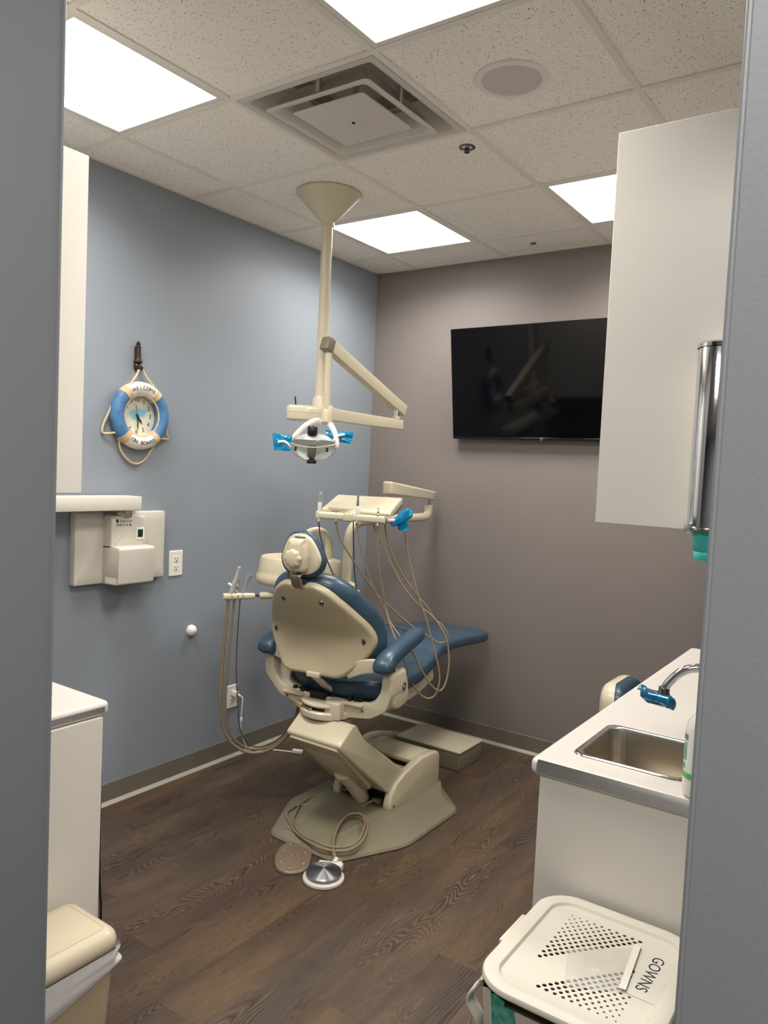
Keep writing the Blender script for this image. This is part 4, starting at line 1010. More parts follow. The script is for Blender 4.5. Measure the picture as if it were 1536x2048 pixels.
solo('umbilical_hose', b, mat('ribbed_greige_hose', (176, 168, 144), .45), 'thick ribbed greige hose from the chair base to the floor box', 'hose', (.6, -.6, 0), ang=80)
# ------------------------------------------------------------------ ceiling dental light
px, py = .638, -1.288
t = thing('dental_light', 'cream ceiling-hung dental lamp on a long pole with a folding arm', 'dental lamp', (px, py, H))
b = B().lathe((px, py, H), (0, 0, -1), [(.0, 0), (.142, 0), (.148, .004), (.148, .012), (.143, .017), (.128, .030), (.040, .125), (.033, .132), (.0, .132)], 64, False)
part('canopy', b, M_cream2, t)
b = B().cyl((px, py, H - .125), (px, py, 1.80), .0255, n=40); b.lathe((px, py, H - .13), (0, 0, -1), [(.032, 0), (.032, .02), (.0255, .024)], 36, False); b.lathe((px, py, 1.86), (0, 0, 1), [(.036, -.05), (.036, .05), (.030, .062), (.0255, .064)], 36, False)
part('pole', b, M_cream2, t)
e1 = V((.87, .49, 0)).normalized(); e2 = V((.49, -.87, 0)).normalized()
hx = V((.600, -1.345, 1.840))
b = B(); box_p = round_poly([(-.082, .05), (-.085, -.035), (-.07, -.055), (.01, -.058), (.055, -.045), (.10, -.03), (.10, .045), (.05, .06), (-.06, .06)], .012, 4)
b.pad(box_p, [(.007, -.034), (.002, -.032), (0, -.027), (0, 0)], lambda a, q, d: hx + e1 * a - e2 * q + V((0, 0, d)))
b.pad(box_p, [(.0, .001), (0, .024), (.004, .031), (.009, .034)], lambda a, q, d: hx + e1 * a - e2 * q + V((0, 0, d)))
cb = part('control_box', b, M_cream, t, ang=50)
part('antenna', B().cyl(hx + e1 * -.045 - e2 * -.01 + V((0, 0, .03)), hx + e1 * -.050 - e2 * -.01 + V((0, 0, .075)), .0035, n=10), M_black, cb, 'thin black rod')
ax_ = .712
b = B().obox((ax_, -1.315, 1.836), e1, e2, (0, 0, 1), .042, .05, .078, .005); b.box(px - .01, ax_ + .012, -1.325, -1.275, 1.815, 1.86, .004, 2); part('clamp', b, M_cream2, t)
b = B().sweep([(ax_, -1.31, 1.840), (ax_, -1.24, 1.836), (ax_, -.72, 1.832)], rrect(.040, .058, .006, 3), smooth=False, scale=lambda f: (1, 1.06 - .18 * f)); part('lower_arm', b, M_cream2, t, ang=45)
part('arm_pin', B().cyl((ax_, -.762, 1.852), (ax_, -.762, 1.915), .014, n=24), M_chrome, t, 'chrome pin')
b = B().cyl((ax_, -.762, 1.855), (ax_, -.762, 1.872), .021, n=24, bev=.003); part('pin_collar', b, M_cream2, t)
b = B().bar((ax_, -1.335, 2.150), (ax_, -.700, 1.906), .046, .056, bev=.004); part('spring_arm', b, M_cream2, t)
b = B().bar((ax_, -1.362, 2.158), (ax_, -1.318, 2.142), .048, .060, bev=.003); part('end_cap', b, M_beige, t, 'greige end cap')
b = B().cyl((ax_, -1.330, 1.80), (ax_, -1.330, 2.13), .0165, n=28); b.lathe((ax_, -1.33, 1.80), (0, 0, 1), [(.022, 0), (.022, .05), (.0165, .06)], 28, False); part('drop_rod', b, M_cream2, t)
# lamp head
hc_ = V((.690, -1.385, 1.690))
def LH(a, q, z): return hc_ + e1 * a + e2 * q + V((0, 0, z))
yk = B().tube([LH(.02, -.06, .108), LH(.0, -.045, .116), LH(-.045, -.02, .088), LH(-.085, -.005, .045), LH(-.108, .0, .012), LH(-.106, .0, -.004)], [.018, .017, .014, .012, .010, .009], 14)
yk.tube([LH(.02, -.06, .108), LH(.045, -.05, .115), LH(.075, -.03, .09), LH(.10, -.01, .045), LH(.108, .0, .010), LH(.106, 0, -.004)], [.018, .017, .014, .012, .010, .009], 14)
yk.tube([(ax_, -1.33, 1.815), LH(.03, -.055, .118), LH(.02, -.05, .108)], .015, 14)
part('yoke', yk, M_white, t)
ME = Matrix((e1, e2, V((0, 0, 1)))).transposed()
M_refl = mat('white_silver_reflector', (222, 222, 218), .25, .3, rvar=.05)
b = B(); R = []
for k in range(11):   # dome over the top
    la = math.radians(90 - 62 * k / 10); R.append([hc_ + ME @ V((.104 * math.cos(la) * math.cos(2 * PI * i / 48), -.010 + .058 * math.cos(la) * math.sin(2 * PI * i / 48), .062 * math.sin(la) - .004)) for i in range(48)])
b.rings(R, False); part('reflector', b, M_refl, t, ang=80)
b = B(); R = []
for k in range(12):   # concave mirror at the back, open to the front
    la = math.radians(3 + 84 * k / 11); R.append([hc_ + ME @ V((.099 * math.sin(la) * math.cos(2 * PI * i / 40), .012 - .070 * math.cos(la), -.004 + (.050 if math.sin(2 * PI * i / 40) > 0 else .062) * math.sin(la) * math.sin(2 * PI * i / 40))) for i in range(40)])
b.rings(R, False); part('inner_mirror', b, mat('faceted_white_mirror', (234, 234, 230), .45, .0), t, 'faceted pale mirror inside the lamp', ang=20)
m_sh = bpy.data.materials.new('clear_shield'); m_sh.use_nodes = True
nt = m_sh.node_tree; o_ = nt.nodes['Material Output']; gl = nt.nodes.new('ShaderNodeBsdfGlossy'); gl.inputs['Roughness'].default_value = .05
tr_ = nt.nodes.new('ShaderNodeBsdfTransparent'); tr_.inputs['Color'].default_value = (.90, .92, .92, 1); fr_ = nt.nodes.new('ShaderNodeFresnel'); fr_.inputs['IOR'].default_value = 1.5
mm_ = nt.nodes.new('ShaderNodeMixShader'); sc__ = nt.nodes.new('ShaderNodeMath'); sc__.operation = 'MULTIPLY'; sc__.inputs[1].default_value = .45; nt.links.new(fr_.outputs[0], sc__.inputs[0]); nt.links.new(sc__.outputs[0], mm_.inputs[0]); nt.links.new(tr_.outputs[0], mm_.inputs[1]); nt.links.new(gl.outputs[0], mm_.inputs[2]); nt.links.new(mm_.outputs[0], o_.inputs['Surface'])
b = B(); R = []
for k in range(11):
    la = math.radians(36 - 124 * k / 10); R.append([hc_ + ME @ V((.105 * math.cos(la) * math.cos(2 * PI * i / 48), .074 * math.cos(la) * math.sin(2 * PI * i / 48), .074 * math.sin(la) - .002)) for i in range(48)])
b.rings(R, False); part('shield', b, m_sh, t, 'clear plastic shield', ang=80)
b = B().torus(hc_ + V((0, 0, 0)), (0, 0, 1), 1, .0, n=4, m=3) if False else B()
b.tube([hc_ + ME @ V((.1055 * math.cos(2 * PI * i / 48), .0745 * math.sin(2 * PI * i / 48), .010 * math.cos(4 * PI * i / 48))) for i in range(49)], .0022, 8, smooth=False); part('shield_rim', b, M_offw, t)
part('heat_cap', B().lathe(LH(-.002, .026, .046), (0, 0, 1), [(.020, 0), (.023, .004), (.023, .034), (.019, .040), (0, .040)], 28), M_black, t, 'black cap on top')
b = B().cyl(LH(-.002, .02, -.058), LH(-.002, .015, .0), .015, .019, n=20); b.obox(LH(-.002, .035, -.028), e1, e2, (0, 0, 1), .036, .004, .05, .002, 1); part('bulb_holder', b, mat('grey_bulb_holder', (116, 110, 104), .35, .6), t, 'grey metal bulb holder')
b = B().cyl(LH(-.002, .02, -.082), LH(-.002, .02, -.066), .022, n=24, bev=.003); b.cyl(LH(-.002, .02, -.067), LH(-.002, .02, -.056), .012, n=16); part('lower_knob', b, M_black, t, 'black knob below')
for s in (-1, 1):
    b = B().obox(LH(s * .072, .048, -.018), e1, e2, (0, 0, 1), .010, .01, .02, .002, 1); part('catch', b, M_dark, t)
    q = [LH(s * .100, .01, -.012), LH(s * .118, .015, .004), LH(s * .135, .02, .012), LH(s * .158, .03, .008)] if s < 0 else [LH(.085, .01, .02), LH(.10, .0, .035), LH(.112, -.005, .05), LH(.14, -.01, .056)]
    part('handle', B().tube(q, [.006, .007, .007, .006], 12), M_white, t)
def film(pts, nrm, label, name='barrier_film', m=M_film, th=.0012, amp=.004):
    # a folded sleeve: grid between four corners with small creases
    a, b2, c, d = [V(p) for p in pts]; n = V(nrm).normalized(); bb = B(); N, M = 16, 10; fr, bk = [], []
    for side, L in ((1, fr), (-1, bk)):
        for i in range(N + 1):
            row = []
            for j in range(M + 1):
                u, v = i / N, j / M; p = a.lerp(b2, u).lerp(d.lerp(c, u), v)
                w = amp * (math.sin(u * 9 + v * 4) + .6 * math.sin(u * 5 - v * 11)) * .5
                edge = min(1, 8 * min(u, 1 - u, v, 1 - v))
                row.append(p + n * (w + side * (th + .004 * edge * abs(math.sin(3 * v + 2 * u)))))
            L.append(row)
    bm = bb.bm
    for L, fl in ((fr, 0), (bk, 1)):
        vs = [[bm.verts.new(p) for p in r] for r in L]
        for i in range(N):
            for j in range(M):
                f = (vs[i][j], vs[i + 1][j], vs[i + 1][j + 1], vs[i][j + 1]); bm.faces.new(f if not fl else tuple(reversed(f)))
    ctr = (a + b2 + c + d) / 4
    return solo(name, bb, m, label, 'plastic film', ctr, 'blue barrier films', ang=70)
film([LH(-.19, .01, .048), LH(-.098, .01, .040), LH(-.102, .015, -.030), LH(-.178, .015, -.030)], e2, 'plain blue plastic film hanging on the left handle of the dental lamp')
film([LH(.045, -.03, .075), LH(.178, -.02, .068), LH(.170, -.012, .016), LH(.060, -.02, .028)], e2, 'crumpled blue plastic film on the right handle of the dental lamp', amp=.008)

# ------------------------------------------------------------------ delivery unit: post, pipe, flex arm, tray head
tr, tf = V((.921, .39, 0)).normalized(), V((-.39, .921, 0)).normalized(); TC = V((.758, -1.075, 0))
def TT(a, q, z): return TC + tr * a + tf * q + V((0, 0, z))
du = thing('delivery_unit', 'cream dental delivery tray on a bent pipe arm over the chair', 'dental delivery unit', (.53, -.885, .0))
b = B().tube([(.53, -.885, .90), (.53, -.885, 1.15), (.53, -.883, 1.22), (.53, -.865, 1.268), (.53, -.82, 1.300), (.53, -.75, 1.312), (.53, -.55, 1.316), (.53, -.28, 1.318), (.53, -.16, 1.319), (.53, -.115, 1.328), (.53, -.10, 1.352), (.53, -.098, 1.392)], .0245, 28, 8)
part('pipe_arm', b, M_cream2, du, ang=60)
part('pin', B().cyl((.53, -.098, 1.385), (.53, -.098, 1.425), .013, n=20), M_chrome, du, 'chrome pin')
fl0, fl1 = V((.530, -.06, 1.442)), V((.735, -.845, 1.502))
b = B(); d_ = (fl1 - fl0).normalized(); sx_ = d_.cross(V((0, 0, 1))).normalized(); uz = sx_.cross(d_); L_ = (fl1 - fl0).length
b.pad(round_poly([(0, -.022), (L_, -.034), (L_ + .004, .034), (0, .032)], .012, 5), [(.008, -.026), (.002, -.023), (0, -.017), (0, .017), (.002, .023), (.008, .026)], lambda a, q, e: fl0 + d_ * a + uz * q + sx_ * e)
part('flex_arm', b, M_cream, du, ang=50)
part('arm_post', B().cyl((.720, -.815, 1.400), (.720, -.815, 1.48), .017, n=24), M_cream2, du)
prof = [(-.142, 1.378), (-.148, 1.392), (-.136, 1.404), (.112, 1.456), (.142, 1.459), (.148, 1.446), (.144, 1.415), (.10, 1.404), (-.02, 1.380)]
b = B().prism(round_poly(prof, .008, 4), lambda q, z, a: TT(a, q, z), -.168, .166, .010, 4); head = part('tray_head', b, M_cream, du, ang=40)
part('side_panel', B().prism(round_poly([(-.10, 1.386), (.09, 1.424), (.13, 1.43), (.12, 1.412), (-.02, 1.386)], .004, 3), lambda q, z, a: TT(a, q, z), .166, .1685, .001, 1), mat('grey_side_panel', (108, 104, 102), .3), head, 'grey control panel on the right side')
part('front_label', B().prism([(-.118, 1.387), (-.082, 1.387), (-.082, 1.397), (-.118, 1.397)], lambda a, z, d: TT(a, -.1475 - d, z), -.004, .0015, .0005, 1), mat('tan_label', (164, 146, 120), .5), head, 'tan label')
b = B().prism(round_poly([(-.135, -.142), (-.06, -.150), (-.02, -.142), (.03, -.10), (-.12, -.10)], .006, 3), lambda a, q, d: TT(a, q, d), 1.396, 1.408, .004, 2); part('handle_plate', b, M_cream, head)
hb0, hb1 = TT(-.175, -.192, 1.372), TT(.150, -.192, 1.366)
b = B().sweep([hb0, hb1], [(p, q) for p, q in rrect(.030, .036, .013, 5)], smooth=False)
hb = part('holder_bar', b, M_cream, du, ang=50)
b = B().obox(TT(-.168, -.192, 1.372), tr, tf, (0, 0, 1), .02, .036, .04, .009); b.obox(TT(-.02, -.192, 1.3695), tr, tf, (0, 0, 1), .05, .036, .042, .010); b.bar(TT(-.02, -.19, 1.376), TT(.02, -.13, 1.395), .036, .022, bev=.007); b.bar(TT(-.02, -.19, 1.374), TT(-.005, -.12, 1.378), .04, .022, bev=.006)
part('bar_bracket', b, M_cream, hb)

HOSE = {
    'a': [(0.677, -1.316, 1.341), (0.675, -1.307, 1.313), (0.676, -1.296, 1.269), (0.683, -1.279, 1.214), (0.694, -1.26, 1.158), (0.712, -1.234, 1.096), (0.733, -1.207, 1.04), (0.772, -1.172, 0.966), (0.822, -1.13, 0.899), (0.882, -1.082, 0.87), (0.943, -1.036, 0.848), (1.01, -0.988, 0.824)],
    'b': [(0.753, -1.293, 1.352), (0.756, -1.283, 1.318), (0.767, -1.266, 1.27), (0.787, -1.243, 1.222), (0.811, -1.217, 1.174), (0.841, -1.187, 1.113), (0.872, -1.157, 1.059), (0.905, -1.126, 1.001), (0.955, -1.084, 0.944), (0.992, -1.052, 0.902), (1.029, -1.021, 0.865), (1.069, -0.989, 0.833), (1.104, -0.96, 0.806), (1.131, -0.937, 0.786), (1.152, -0.924, 0.784), (1.168, -0.913, 0.795), (1.172, -0.909, 0.818), (1.161, -0.914, 0.842), (1.143, -0.923, 0.869), (1.114, -0.938, 0.892), (1.091, -0.951, 0.928), (1.067, -0.964, 0.964), (1.033, -0.983, 1.002), (1.01, -0.996, 1.038), (0.985, -1.011, 1.071), (0.958, -1.027, 1.119), (0.932, -1.043, 1.174), (0.911, -1.055, 1.229), (0.896, -1.065, 1.284), (0.886, -1.07, 1.346)],
    'c': [(0.836, -1.254, 1.351), (0.846, -1.246, 1.288), (0.86, -1.236, 1.235), (0.877, -1.224, 1.181), (0.893, -1.212, 1.128), (0.912, -1.198, 1.071), (0.937, -1.181, 1.014), (0.958, -1.166, 0.967), (0.98, -1.151, 0.919), (1.021, -1.165, 0.882), (1.072, -1.173, 0.84), (1.11, -1.161, 0.794), (1.142, -1.153, 0.759), (1.169, -1.148, 0.715), (1.192, -1.13, 0.668), (1.214, -1.113, 0.63), (1.236, -1.096, 0.609), (1.243, -1.072, 0.606), (1.247, -1.049, 0.627), (1.247, -1.029, 0.665), (1.242, -1.012, 0.721), (1.234, -1.006, 0.768), (1.22, -1.003, 0.82), (1.199, -1.005, 0.859), (1.172, -1.01, 0.895), (1.134, -1.021, 0.931), (1.086, -1.04, 0.966), (1.049, -1.052, 1.0), (1.011, -1.066, 1.046), (0.978, -1.076, 1.095), (0.945, -1.087, 1.154), (0.912, -1.099, 1.219), (0.882, -1.109, 1.279), (0.854, -1.117, 1.33)],
    'd': [(0.902, -1.205, 1.343), (0.91, -1.2, 1.292), (0.917, -1.195, 1.232), (0.928, -1.187, 1.16), (0.941, -1.178, 1.094), (0.956, -1.167, 1.028), (0.971, -1.157, 0.961), (1.001, -1.169, 0.907), (1.033, -1.18, 0.859), (1.064, -1.191, 0.821), (1.087, -1.184, 0.772), (1.11, -1.177, 0.724), (1.129, -1.172, 0.676), (1.145, -1.157, 0.628), (1.166, -1.138, 0.59), (1.187, -1.119, 0.57), (1.205, -1.103, 0.567), (1.217, -1.078, 0.581), (1.22, -1.059, 0.617), (1.215, -1.045, 0.656), (1.199, -1.037, 0.706), (1.181, -1.035, 0.757), (1.159, -1.034, 0.815), (1.135, -1.036, 0.878), (1.109, -1.039, 0.942), (1.085, -1.041, 0.994), (1.061, -1.043, 1.053), (1.037, -1.046, 1.124), (1.017, -1.045, 1.183), (1.0, -1.044, 1.249), (0.983, -1.041, 1.31), (0.968, -1.038, 1.352)],
    'e': [(0.807, -1.214, 1.348), (0.791, -1.188, 1.281), (0.777, -1.161, 1.203), (0.763, -1.134, 1.125), (0.752, -1.105, 1.051), (0.742, -1.074, 0.983)],
    's1': [(0.402, -1.6, 0.966), (0.392, -1.606, 0.803), (0.384, -1.609, 0.638), (0.381, -1.608, 0.473), (0.39, -1.593, 0.365), (0.415, -1.563, 0.291), (0.457, -1.515, 0.246), (0.515, -1.474, 0.244), (0.572, -1.435, 0.276), (0.62, -1.405, 0.335), (0.651, -1.391, 0.41), (0.669, -1.389, 0.497)],
    's2': [(0.418, -1.598, 0.968), (0.407, -1.598, 0.804), (0.397, -1.596, 0.638), (0.39, -1.591, 0.471), (0.395, -1.573, 0.368), (0.415, -1.541, 0.297), (0.451, -1.493, 0.255), (0.512, -1.455, 0.257), (0.567, -1.423, 0.288), (0.616, -1.398, 0.351), (0.651, -1.386, 0.428), (0.674, -1.385, 0.509)],
    's3': [(0.451, -1.592, 0.972), (0.439, -1.585, 0.807), (0.432, -1.574, 0.641), (0.432, -1.554, 0.495), (0.432, -1.536, 0.384), (0.439, -1.51, 0.307), (0.461, -1.47, 0.26), (0.514, -1.441, 0.266), (0.569, -1.413, 0.305), (0.62, -1.389, 0.374), (0.656, -1.379, 0.456), (0.679, -1.38, 0.521)],
}
# handpieces in the holder bar
def hpos(f): return hb0.lerp(hb1, f)
HG = 'handpieces in the tray holder'
def clipped(p, key):
    return [V(p)] + [V(q) for q in HOSE[key][1:]]
def handpiece(label, f, key, build, hr=.0042, hm_=None):
    p = hpos(f) + e2 * .004; t = thing('dental_handpiece', label, 'handpiece', p)
    build(t, p)
    if key:
        pts = HOSE[key]; P0 = p + V((0, 0, -.03)); off = P0 - V(pts[0]); n = len(pts)
        q = [P0] + [V(pts[i]) + off * max(0, 1 - i / 6) for i in range(1, n)]
        b = B().tube(q, hr, 10, 6); part('hose', b, hm_ or M_hose, t, ang=80)
    return t
def hp_a(t, p):
    part('body', B().lathe(p + V((0, 0, -.03)), (.04, 0, 1), [(.005, 0), (.0075, .008), (.0085, .03), (.0095, .07), (.0105, .085), (.0105, .09)], 18), M_white, t)
    part('tip', B().lathe(p + V((.003, 0, .06)), (.04, 0, 1), [(.0095, 0), (.010, .03), (.0095, .036), (.0105, .038), (.0085, .046), (0, .047)], 18), mat('clear_grey_tip', (176, 172, 166), .18, .35), t, 'clear grey end')
def hp_b(t, p):
    part('coupler', B().lathe(p + V((0, 0, -.035)), (0, 0, 1), [(.006, 0), (.0075, .004), (.0075, .018), (.0055, .022), (.0062, .030), (.0062, .042), (.0035, .046), (.0035, .056), (0, .057)], 16), M_steel, t, 'bare metal coupler')
def hp_c(t, p):
    part('body', B().lathe(p + V((0, 0, -.02)), (0, 0, 1), [(.006, 0), (.009, .004), (.009, .02), (.0075, .026), (.0095, .032), (.0095, .070), (.0075, .076)], 18), M_white, t)
    part('tip', B().lathe(p + V((0, 0, .05)), (0, 0, 1), [(.006, 0), (.0065, .01), (.005, .014), (.0055, .03), (.004, .034), (.004, .052), (0, .053)], 14), M_dsteel, t, 'metal nose')
    part('collar', B().lathe(p + V((0, 0, -.035)), (0, 0, 1), [(.006, 0), (.0075, .003), (.0075, .014), (.006, .018)], 16), M_steel, t)
def hp_d(t, p):
    part('coupler', B().lathe(p + V((0, 0, -.04)), (0, 0, 1), [(.006, 0), (.008, .005), (.0085, .016), (.0065, .020), (.0065, .032), (.0085, .036), (.0085, .048), (.0055, .052), (.0055, .060), (.0075, .063), (.0045, .068), (.0045, .075), (.006, .078), (.003, .083), (.003, .092), (0, .093)], 16), M_steel, t, 'ringed metal coupler')
handpiece('slim white handpiece standing at the left end of the tray holder', .035, 'a', hp_a, .0035, M_hose2)
handpiece('short bare metal handpiece coupler in the second holder slot from the left', .29, 'b', hp_b)
handpiece('tall white handpiece with a dark metal nose in the third holder slot', .60, 'c', hp_c)
handpiece('ringed metal handpiece coupler at the right end of the tray holder', .90, 'd', hp_d)
solo('hose', B().tube([V(q) for q in HOSE['e']], .003, 8, 6), M_hose2, 'thin dark hose hanging straight down under the tall white handpiece', 'hose', HOSE['e'][0], ang=80)
# air-water syringe under blue film at the right of the tray
sp_ = TT(.172, -.13, 1.36)
t = thing('air_water_syringe', 'air and water syringe at the right of the tray, wrapped in blue film', 'syringe', sp_)
b = B().tube([sp_ + V((-.02, -.02, .0)), sp_ + V((.02, .02, .01)), sp_ + tr * .06 + V((0, 0, .05))], .008, 14); part('body', b, M_dsteel, t)
b = B().cyl(TT(.155, -.155, 1.362), TT(.185, -.14, 1.362), .008, n=14); part('button', b, mat('pink_white_plastic', (216, 190, 184), .4), t, 'pale button end')
c = sp_ + tr * .045 + V((0, 0, .012)); dl = (tr * .75 + V((0, 0, .62)) + tf * .05).normalized(); nl = e2; wl = dl.cross(nl).normalized()
b = B()
b.pad(round_poly([(-.062, -.010), (-.05, -.018), (.02, -.030), (.055, -.024), (.062, .0), (.05, .022), (0, .022), (-.055, .006)], .010, 4), [(.006, -.014), (.001, -.009), (0, 0), (.001, .009), (.006, .014)], lambda a, q, d: c + dl * a + wl * q + nl * (d + .004 * math.sin(a * 110 + q * 160)), crown=(-.003, .004))
b.pad(round_poly([(-.03, .0), (.02, .0), (.034, .05), (.012, .062), (-.02, .055)], .006, 3), [(.001, -.003), (0, 0), (.001, .003)], lambda a, q, d: c + tr * (a + .004) + V((0, 0, -q * .95)) + nl * (d + .006 * math.sin(q * 90 + a * 60)))
solo('barrier_film', b, M_film, 'shiny blue plastic film wrapped over the syringe at the right of the tray', 'plastic film', c, 'blue barrier films', ang=60)

# ------------------------------------------------------------------ cuspidor unit with assistant arm
cu = thing('cuspidor_unit', 'cream cuspidor bowl and suction arm behind the chair headrest', 'cuspidor', (.52, -1.0, 0))
bc = V((.500, -1.300, 0))
b = B().lathe(bc, (0, 0, 1), [(.118, 1.022), (.150, 1.028), (.160, 1.040), (.161, 1.068), (.152, 1.078), (.149, 1.09), (.142, 1.150), (.137, 1.157), (.130, 1.156), (.125, 1.145), (.105, 1.085), (.05, 1.055), (.0, 1.05)], 64, False)
b.lathe(bc, (0, 0, 1), [(0, 1.022), (.118, 1.022)], 64, False); bw = part('bowl', b, M_cream, cu, ang=50)
hsg = V((.555, -1.075, 0))
b = B().lathe(hsg, (0, 0, 1), [(0, 1.0), (.060, 1.0), (.066, 1.006), (.066, 1.118), (.060, 1.128), (.036, 1.134), (.030, 1.138), (0, 1.138)], 40, False); part('spout_housing', b, M_cream, cu, ang=50)
sd = (V((.47, -1.24, 0)) - hsg).normalized(); sd.z = 0
b = B().tube([hsg + V((0, 0, 1.13)), hsg + V((0, 0, 1.20)), hsg + V((0, 0, 1.235)) + sd * .008, hsg + V((0, 0, 1.268)) + sd * .035, hsg + V((0, 0, 1.278)) + sd * .07, hsg + V((0, 0, 1.272)) + sd * .105, hsg + V((0, 0, 1.262)) + sd * .115], [.0215, .0205, .020, .019, .018, .0165, .016], 20, 8); part('water_spout', b, M_cream, cu, ang=70)
b = B().lathe((.53, -.885, 0), (0, 0, 1), [(.045, .80), (.060, .805), (.062, .90), (.058, .912), (.050, .916), (.050, .925), (.058, .930), (.059, .948), (.050, .954), (.047, .962), (.052, .968), (.052, .985), (.044, .990), (.0245, .993)], 44, False); part('column_collar', b, M_cream2, cu, ang=50)
b = B().box(.575, .605, -.91, -.86, .89, .96, .006, 2); part('lock_knob', b, M_cream2, cu)
b = B().pad(rrect(.15, .29, .035, 5, .490, -.985), [(.012, .56), (.003, .565), (0, .58), (0, .985), (.004, .995), (.015, 1.0)], lambda x, y, z: (x, y, z)); part('body', b, M_cream, cu, ang=50)
b = B().box(.54, .66, -1.10, -1.02, .575, .620, .008, 2); part('mounting_arm', b, M_cream2, cu)
hd_ = V((.515, .857, 0)); hl_ = V((.382, -1.606, .980))
b = B().tube([hl_ + hd_ * .25 * 0 + hd_ * .162, hl_ + hd_ * .175, hl_ + hd_ * .25, hl_ + hd_ * .36, V((.545, -1.19, .955))], [.012, .0165, .0165, .0165, .0165], 18, 4); part('assistant_arm', b, M_cream2, cu, ang=50)
part('joint', B().cyl(hl_ + hd_ * .125, hl_ + hd_ * .165, .0055, n=12), M_dsteel, cu, 'dark metal joint')
hsec = rrect(.034, .030, .012, 5)
b = B().sweep([hl_ - hd_ * .008, hl_ + hd_ * .08, hl_ + hd_ * .138], hsec, smooth=False, scale=lambda f: (1, 1 if f < .6 else .85)); hd2 = part('suction_holder', b, M_cream2, cu, ang=50)
side = hd_.cross(V((0, 0, 1))).normalized()
for s_ in (.030, .058, .082): part('slot', B().obox(hl_ + hd_ * s_ + side * .013 + V((0, 0, -.004)), hd_, side, (0, 0, 1), .007, .012, .026, .002, 1), mat('slot_tone', (150, 138, 114), .5), hd2)
SG = 'suction handpieces'
def suction(label, off, key, kind, hr):
    p = hl_ + hd_ * off; t = thing('suction_handpiece', label, 'suction tip', p)
    if kind == 0:
        a = V((.18, .22, 1)).normalized()
        part('body', B().lathe(p + V((0, 0, -.02)), a, [(.006, 0), (.010, .01), (.011, .06), (.0095, .075), (.0105, .09), (.007, .11), (.0055, .15), (.008, .152), (.008, .162), (.0045, .164)], 16), mat('pale_metal', (214, 210, 204), .25, .5), t)
        part('valve', B().lathe(p + a * .052, (-.6, -.2, .3), [(.006, 0), (.006, .018), (.004, .022)], 12), M_white, t)
    elif kind == 1:
        a = V((.12, .15, 1)).normalized()
        part('body', B().lathe(p + V((0, 0, -.015)), a, [(.006, 0), (.0075, .01), (.0075, .04), (.0045, .043), (.0075, .048), (.0075, .062), (.0035, .066), (.0055, .07), (.003, .078), (.003, .09), (0, .091)], 14), M_chrome, t)
    else:
        a = V((.22, .28, 1)).normalized()
        part('body', B().lathe(p + V((0, 0, -.015)), a, [(.005, 0), (.0075, .01), (.0075, .05), (.0065, .06), (.0075, .08), (.0135, .118), (.0135, .124), (.010, .124), (.006, .09)], 16, False), mat('pale_metal_2', (206, 204, 200), .2, .7), t)
    pts = HOSE[key]; P0 = p + V((0, 0, -.016)); offv = P0 - V(pts[0]); q = [P0] + [V(pts[i]) + offv * max(0, 1 - i / 4) for i in range(1, len(pts))]
    part('hose', B().tube(q, hr, 10, 8), M_hose if kind < 2 else M_hose2, t, ang=80)
suction('thick suction tip with a side valve, leftmost on the suction arm', .018, 's1', 0, .0080)
suction('small chrome suction tip between two taller ones', .045, 's2', 1, .0058)
suction('flared metal suction tip nearest the chair on the suction arm', .072, 's3', 2, .0030)
hp_ = catmull([(.60, -1.16, .60), (.60, -1.20, .52), (.605, -1.235, .43), (.62, -1.25, .33), (.66, -1.24, .22), (.72, -1.20, .12), (.79, -1.15, .06)], 24)
b = B().tube(hp_, lambda f: .026 + .003 * math.sin(f * 2 * PI * 46), 14, smooth=False)
solo('umbilical_hose', b, mat('ribbed_olive_hose', (140, 132, 110), .5), 'thick ribbed hose rising behind the chair to the cuspidor', 'hose', (.62, -1.2, 0), ang=80)

# ------------------------------------------------------------------ bin with liner at left
X0, X1, Y0, Y1, ZT = 1.122, 1.348, -3.215, -2.838, .388
t = thing('waste_bin', 'beige plastic waste bin with a lid beside the left cabinet', 'bin', ((X0 + X1) / 2, (Y0 + Y1) / 2, 0))
M_bin = mat('beige_bin_plastic', (206, 192, 166), .34, var=.02, coat=.2)
cx, cy = (X0 + X1) / 2, (Y0 + Y1) / 2
def br_(k, z, r=.03): return [V((x, y, z)) for x, y in rrect((X1 - X0) * k - .012, (Y1 - Y0) * k - .012, r, 6, cx, cy)]
b = B().rings([br_(.86, 0), br_(.88, .01), br_(.985, .335), br_(.985, .345)], True); part('body', b, mat('beige_bin_body', (190, 172, 143), .4, var=.02), t, ang=50)
b = B().pad(rrect(X1 - X0, Y1 - Y0, .042, 8, cx, cy), [(.004, .338), (0, .342), (0, .358), (.004, .370), (.012, .380), (.024, .3855), (.028, .3865), (.0315, .3867), (.0322, .3852), (.0334, .3852), (.0341, .3868)], lambda x, y, z: (x, y, z)); lid = part('lid', b, M_bin, t, ang=50)
M_liner = mat('white_liner_film', (222, 220, 218), .3, var=.04, vscale=40, bump=.4, bscale=40, coat=.3)
b = B(); R = []; N = 96; base_o = rrect((X1 - X0) - .004, (Y1 - Y0) - .004, .033, 23, cx, cy)
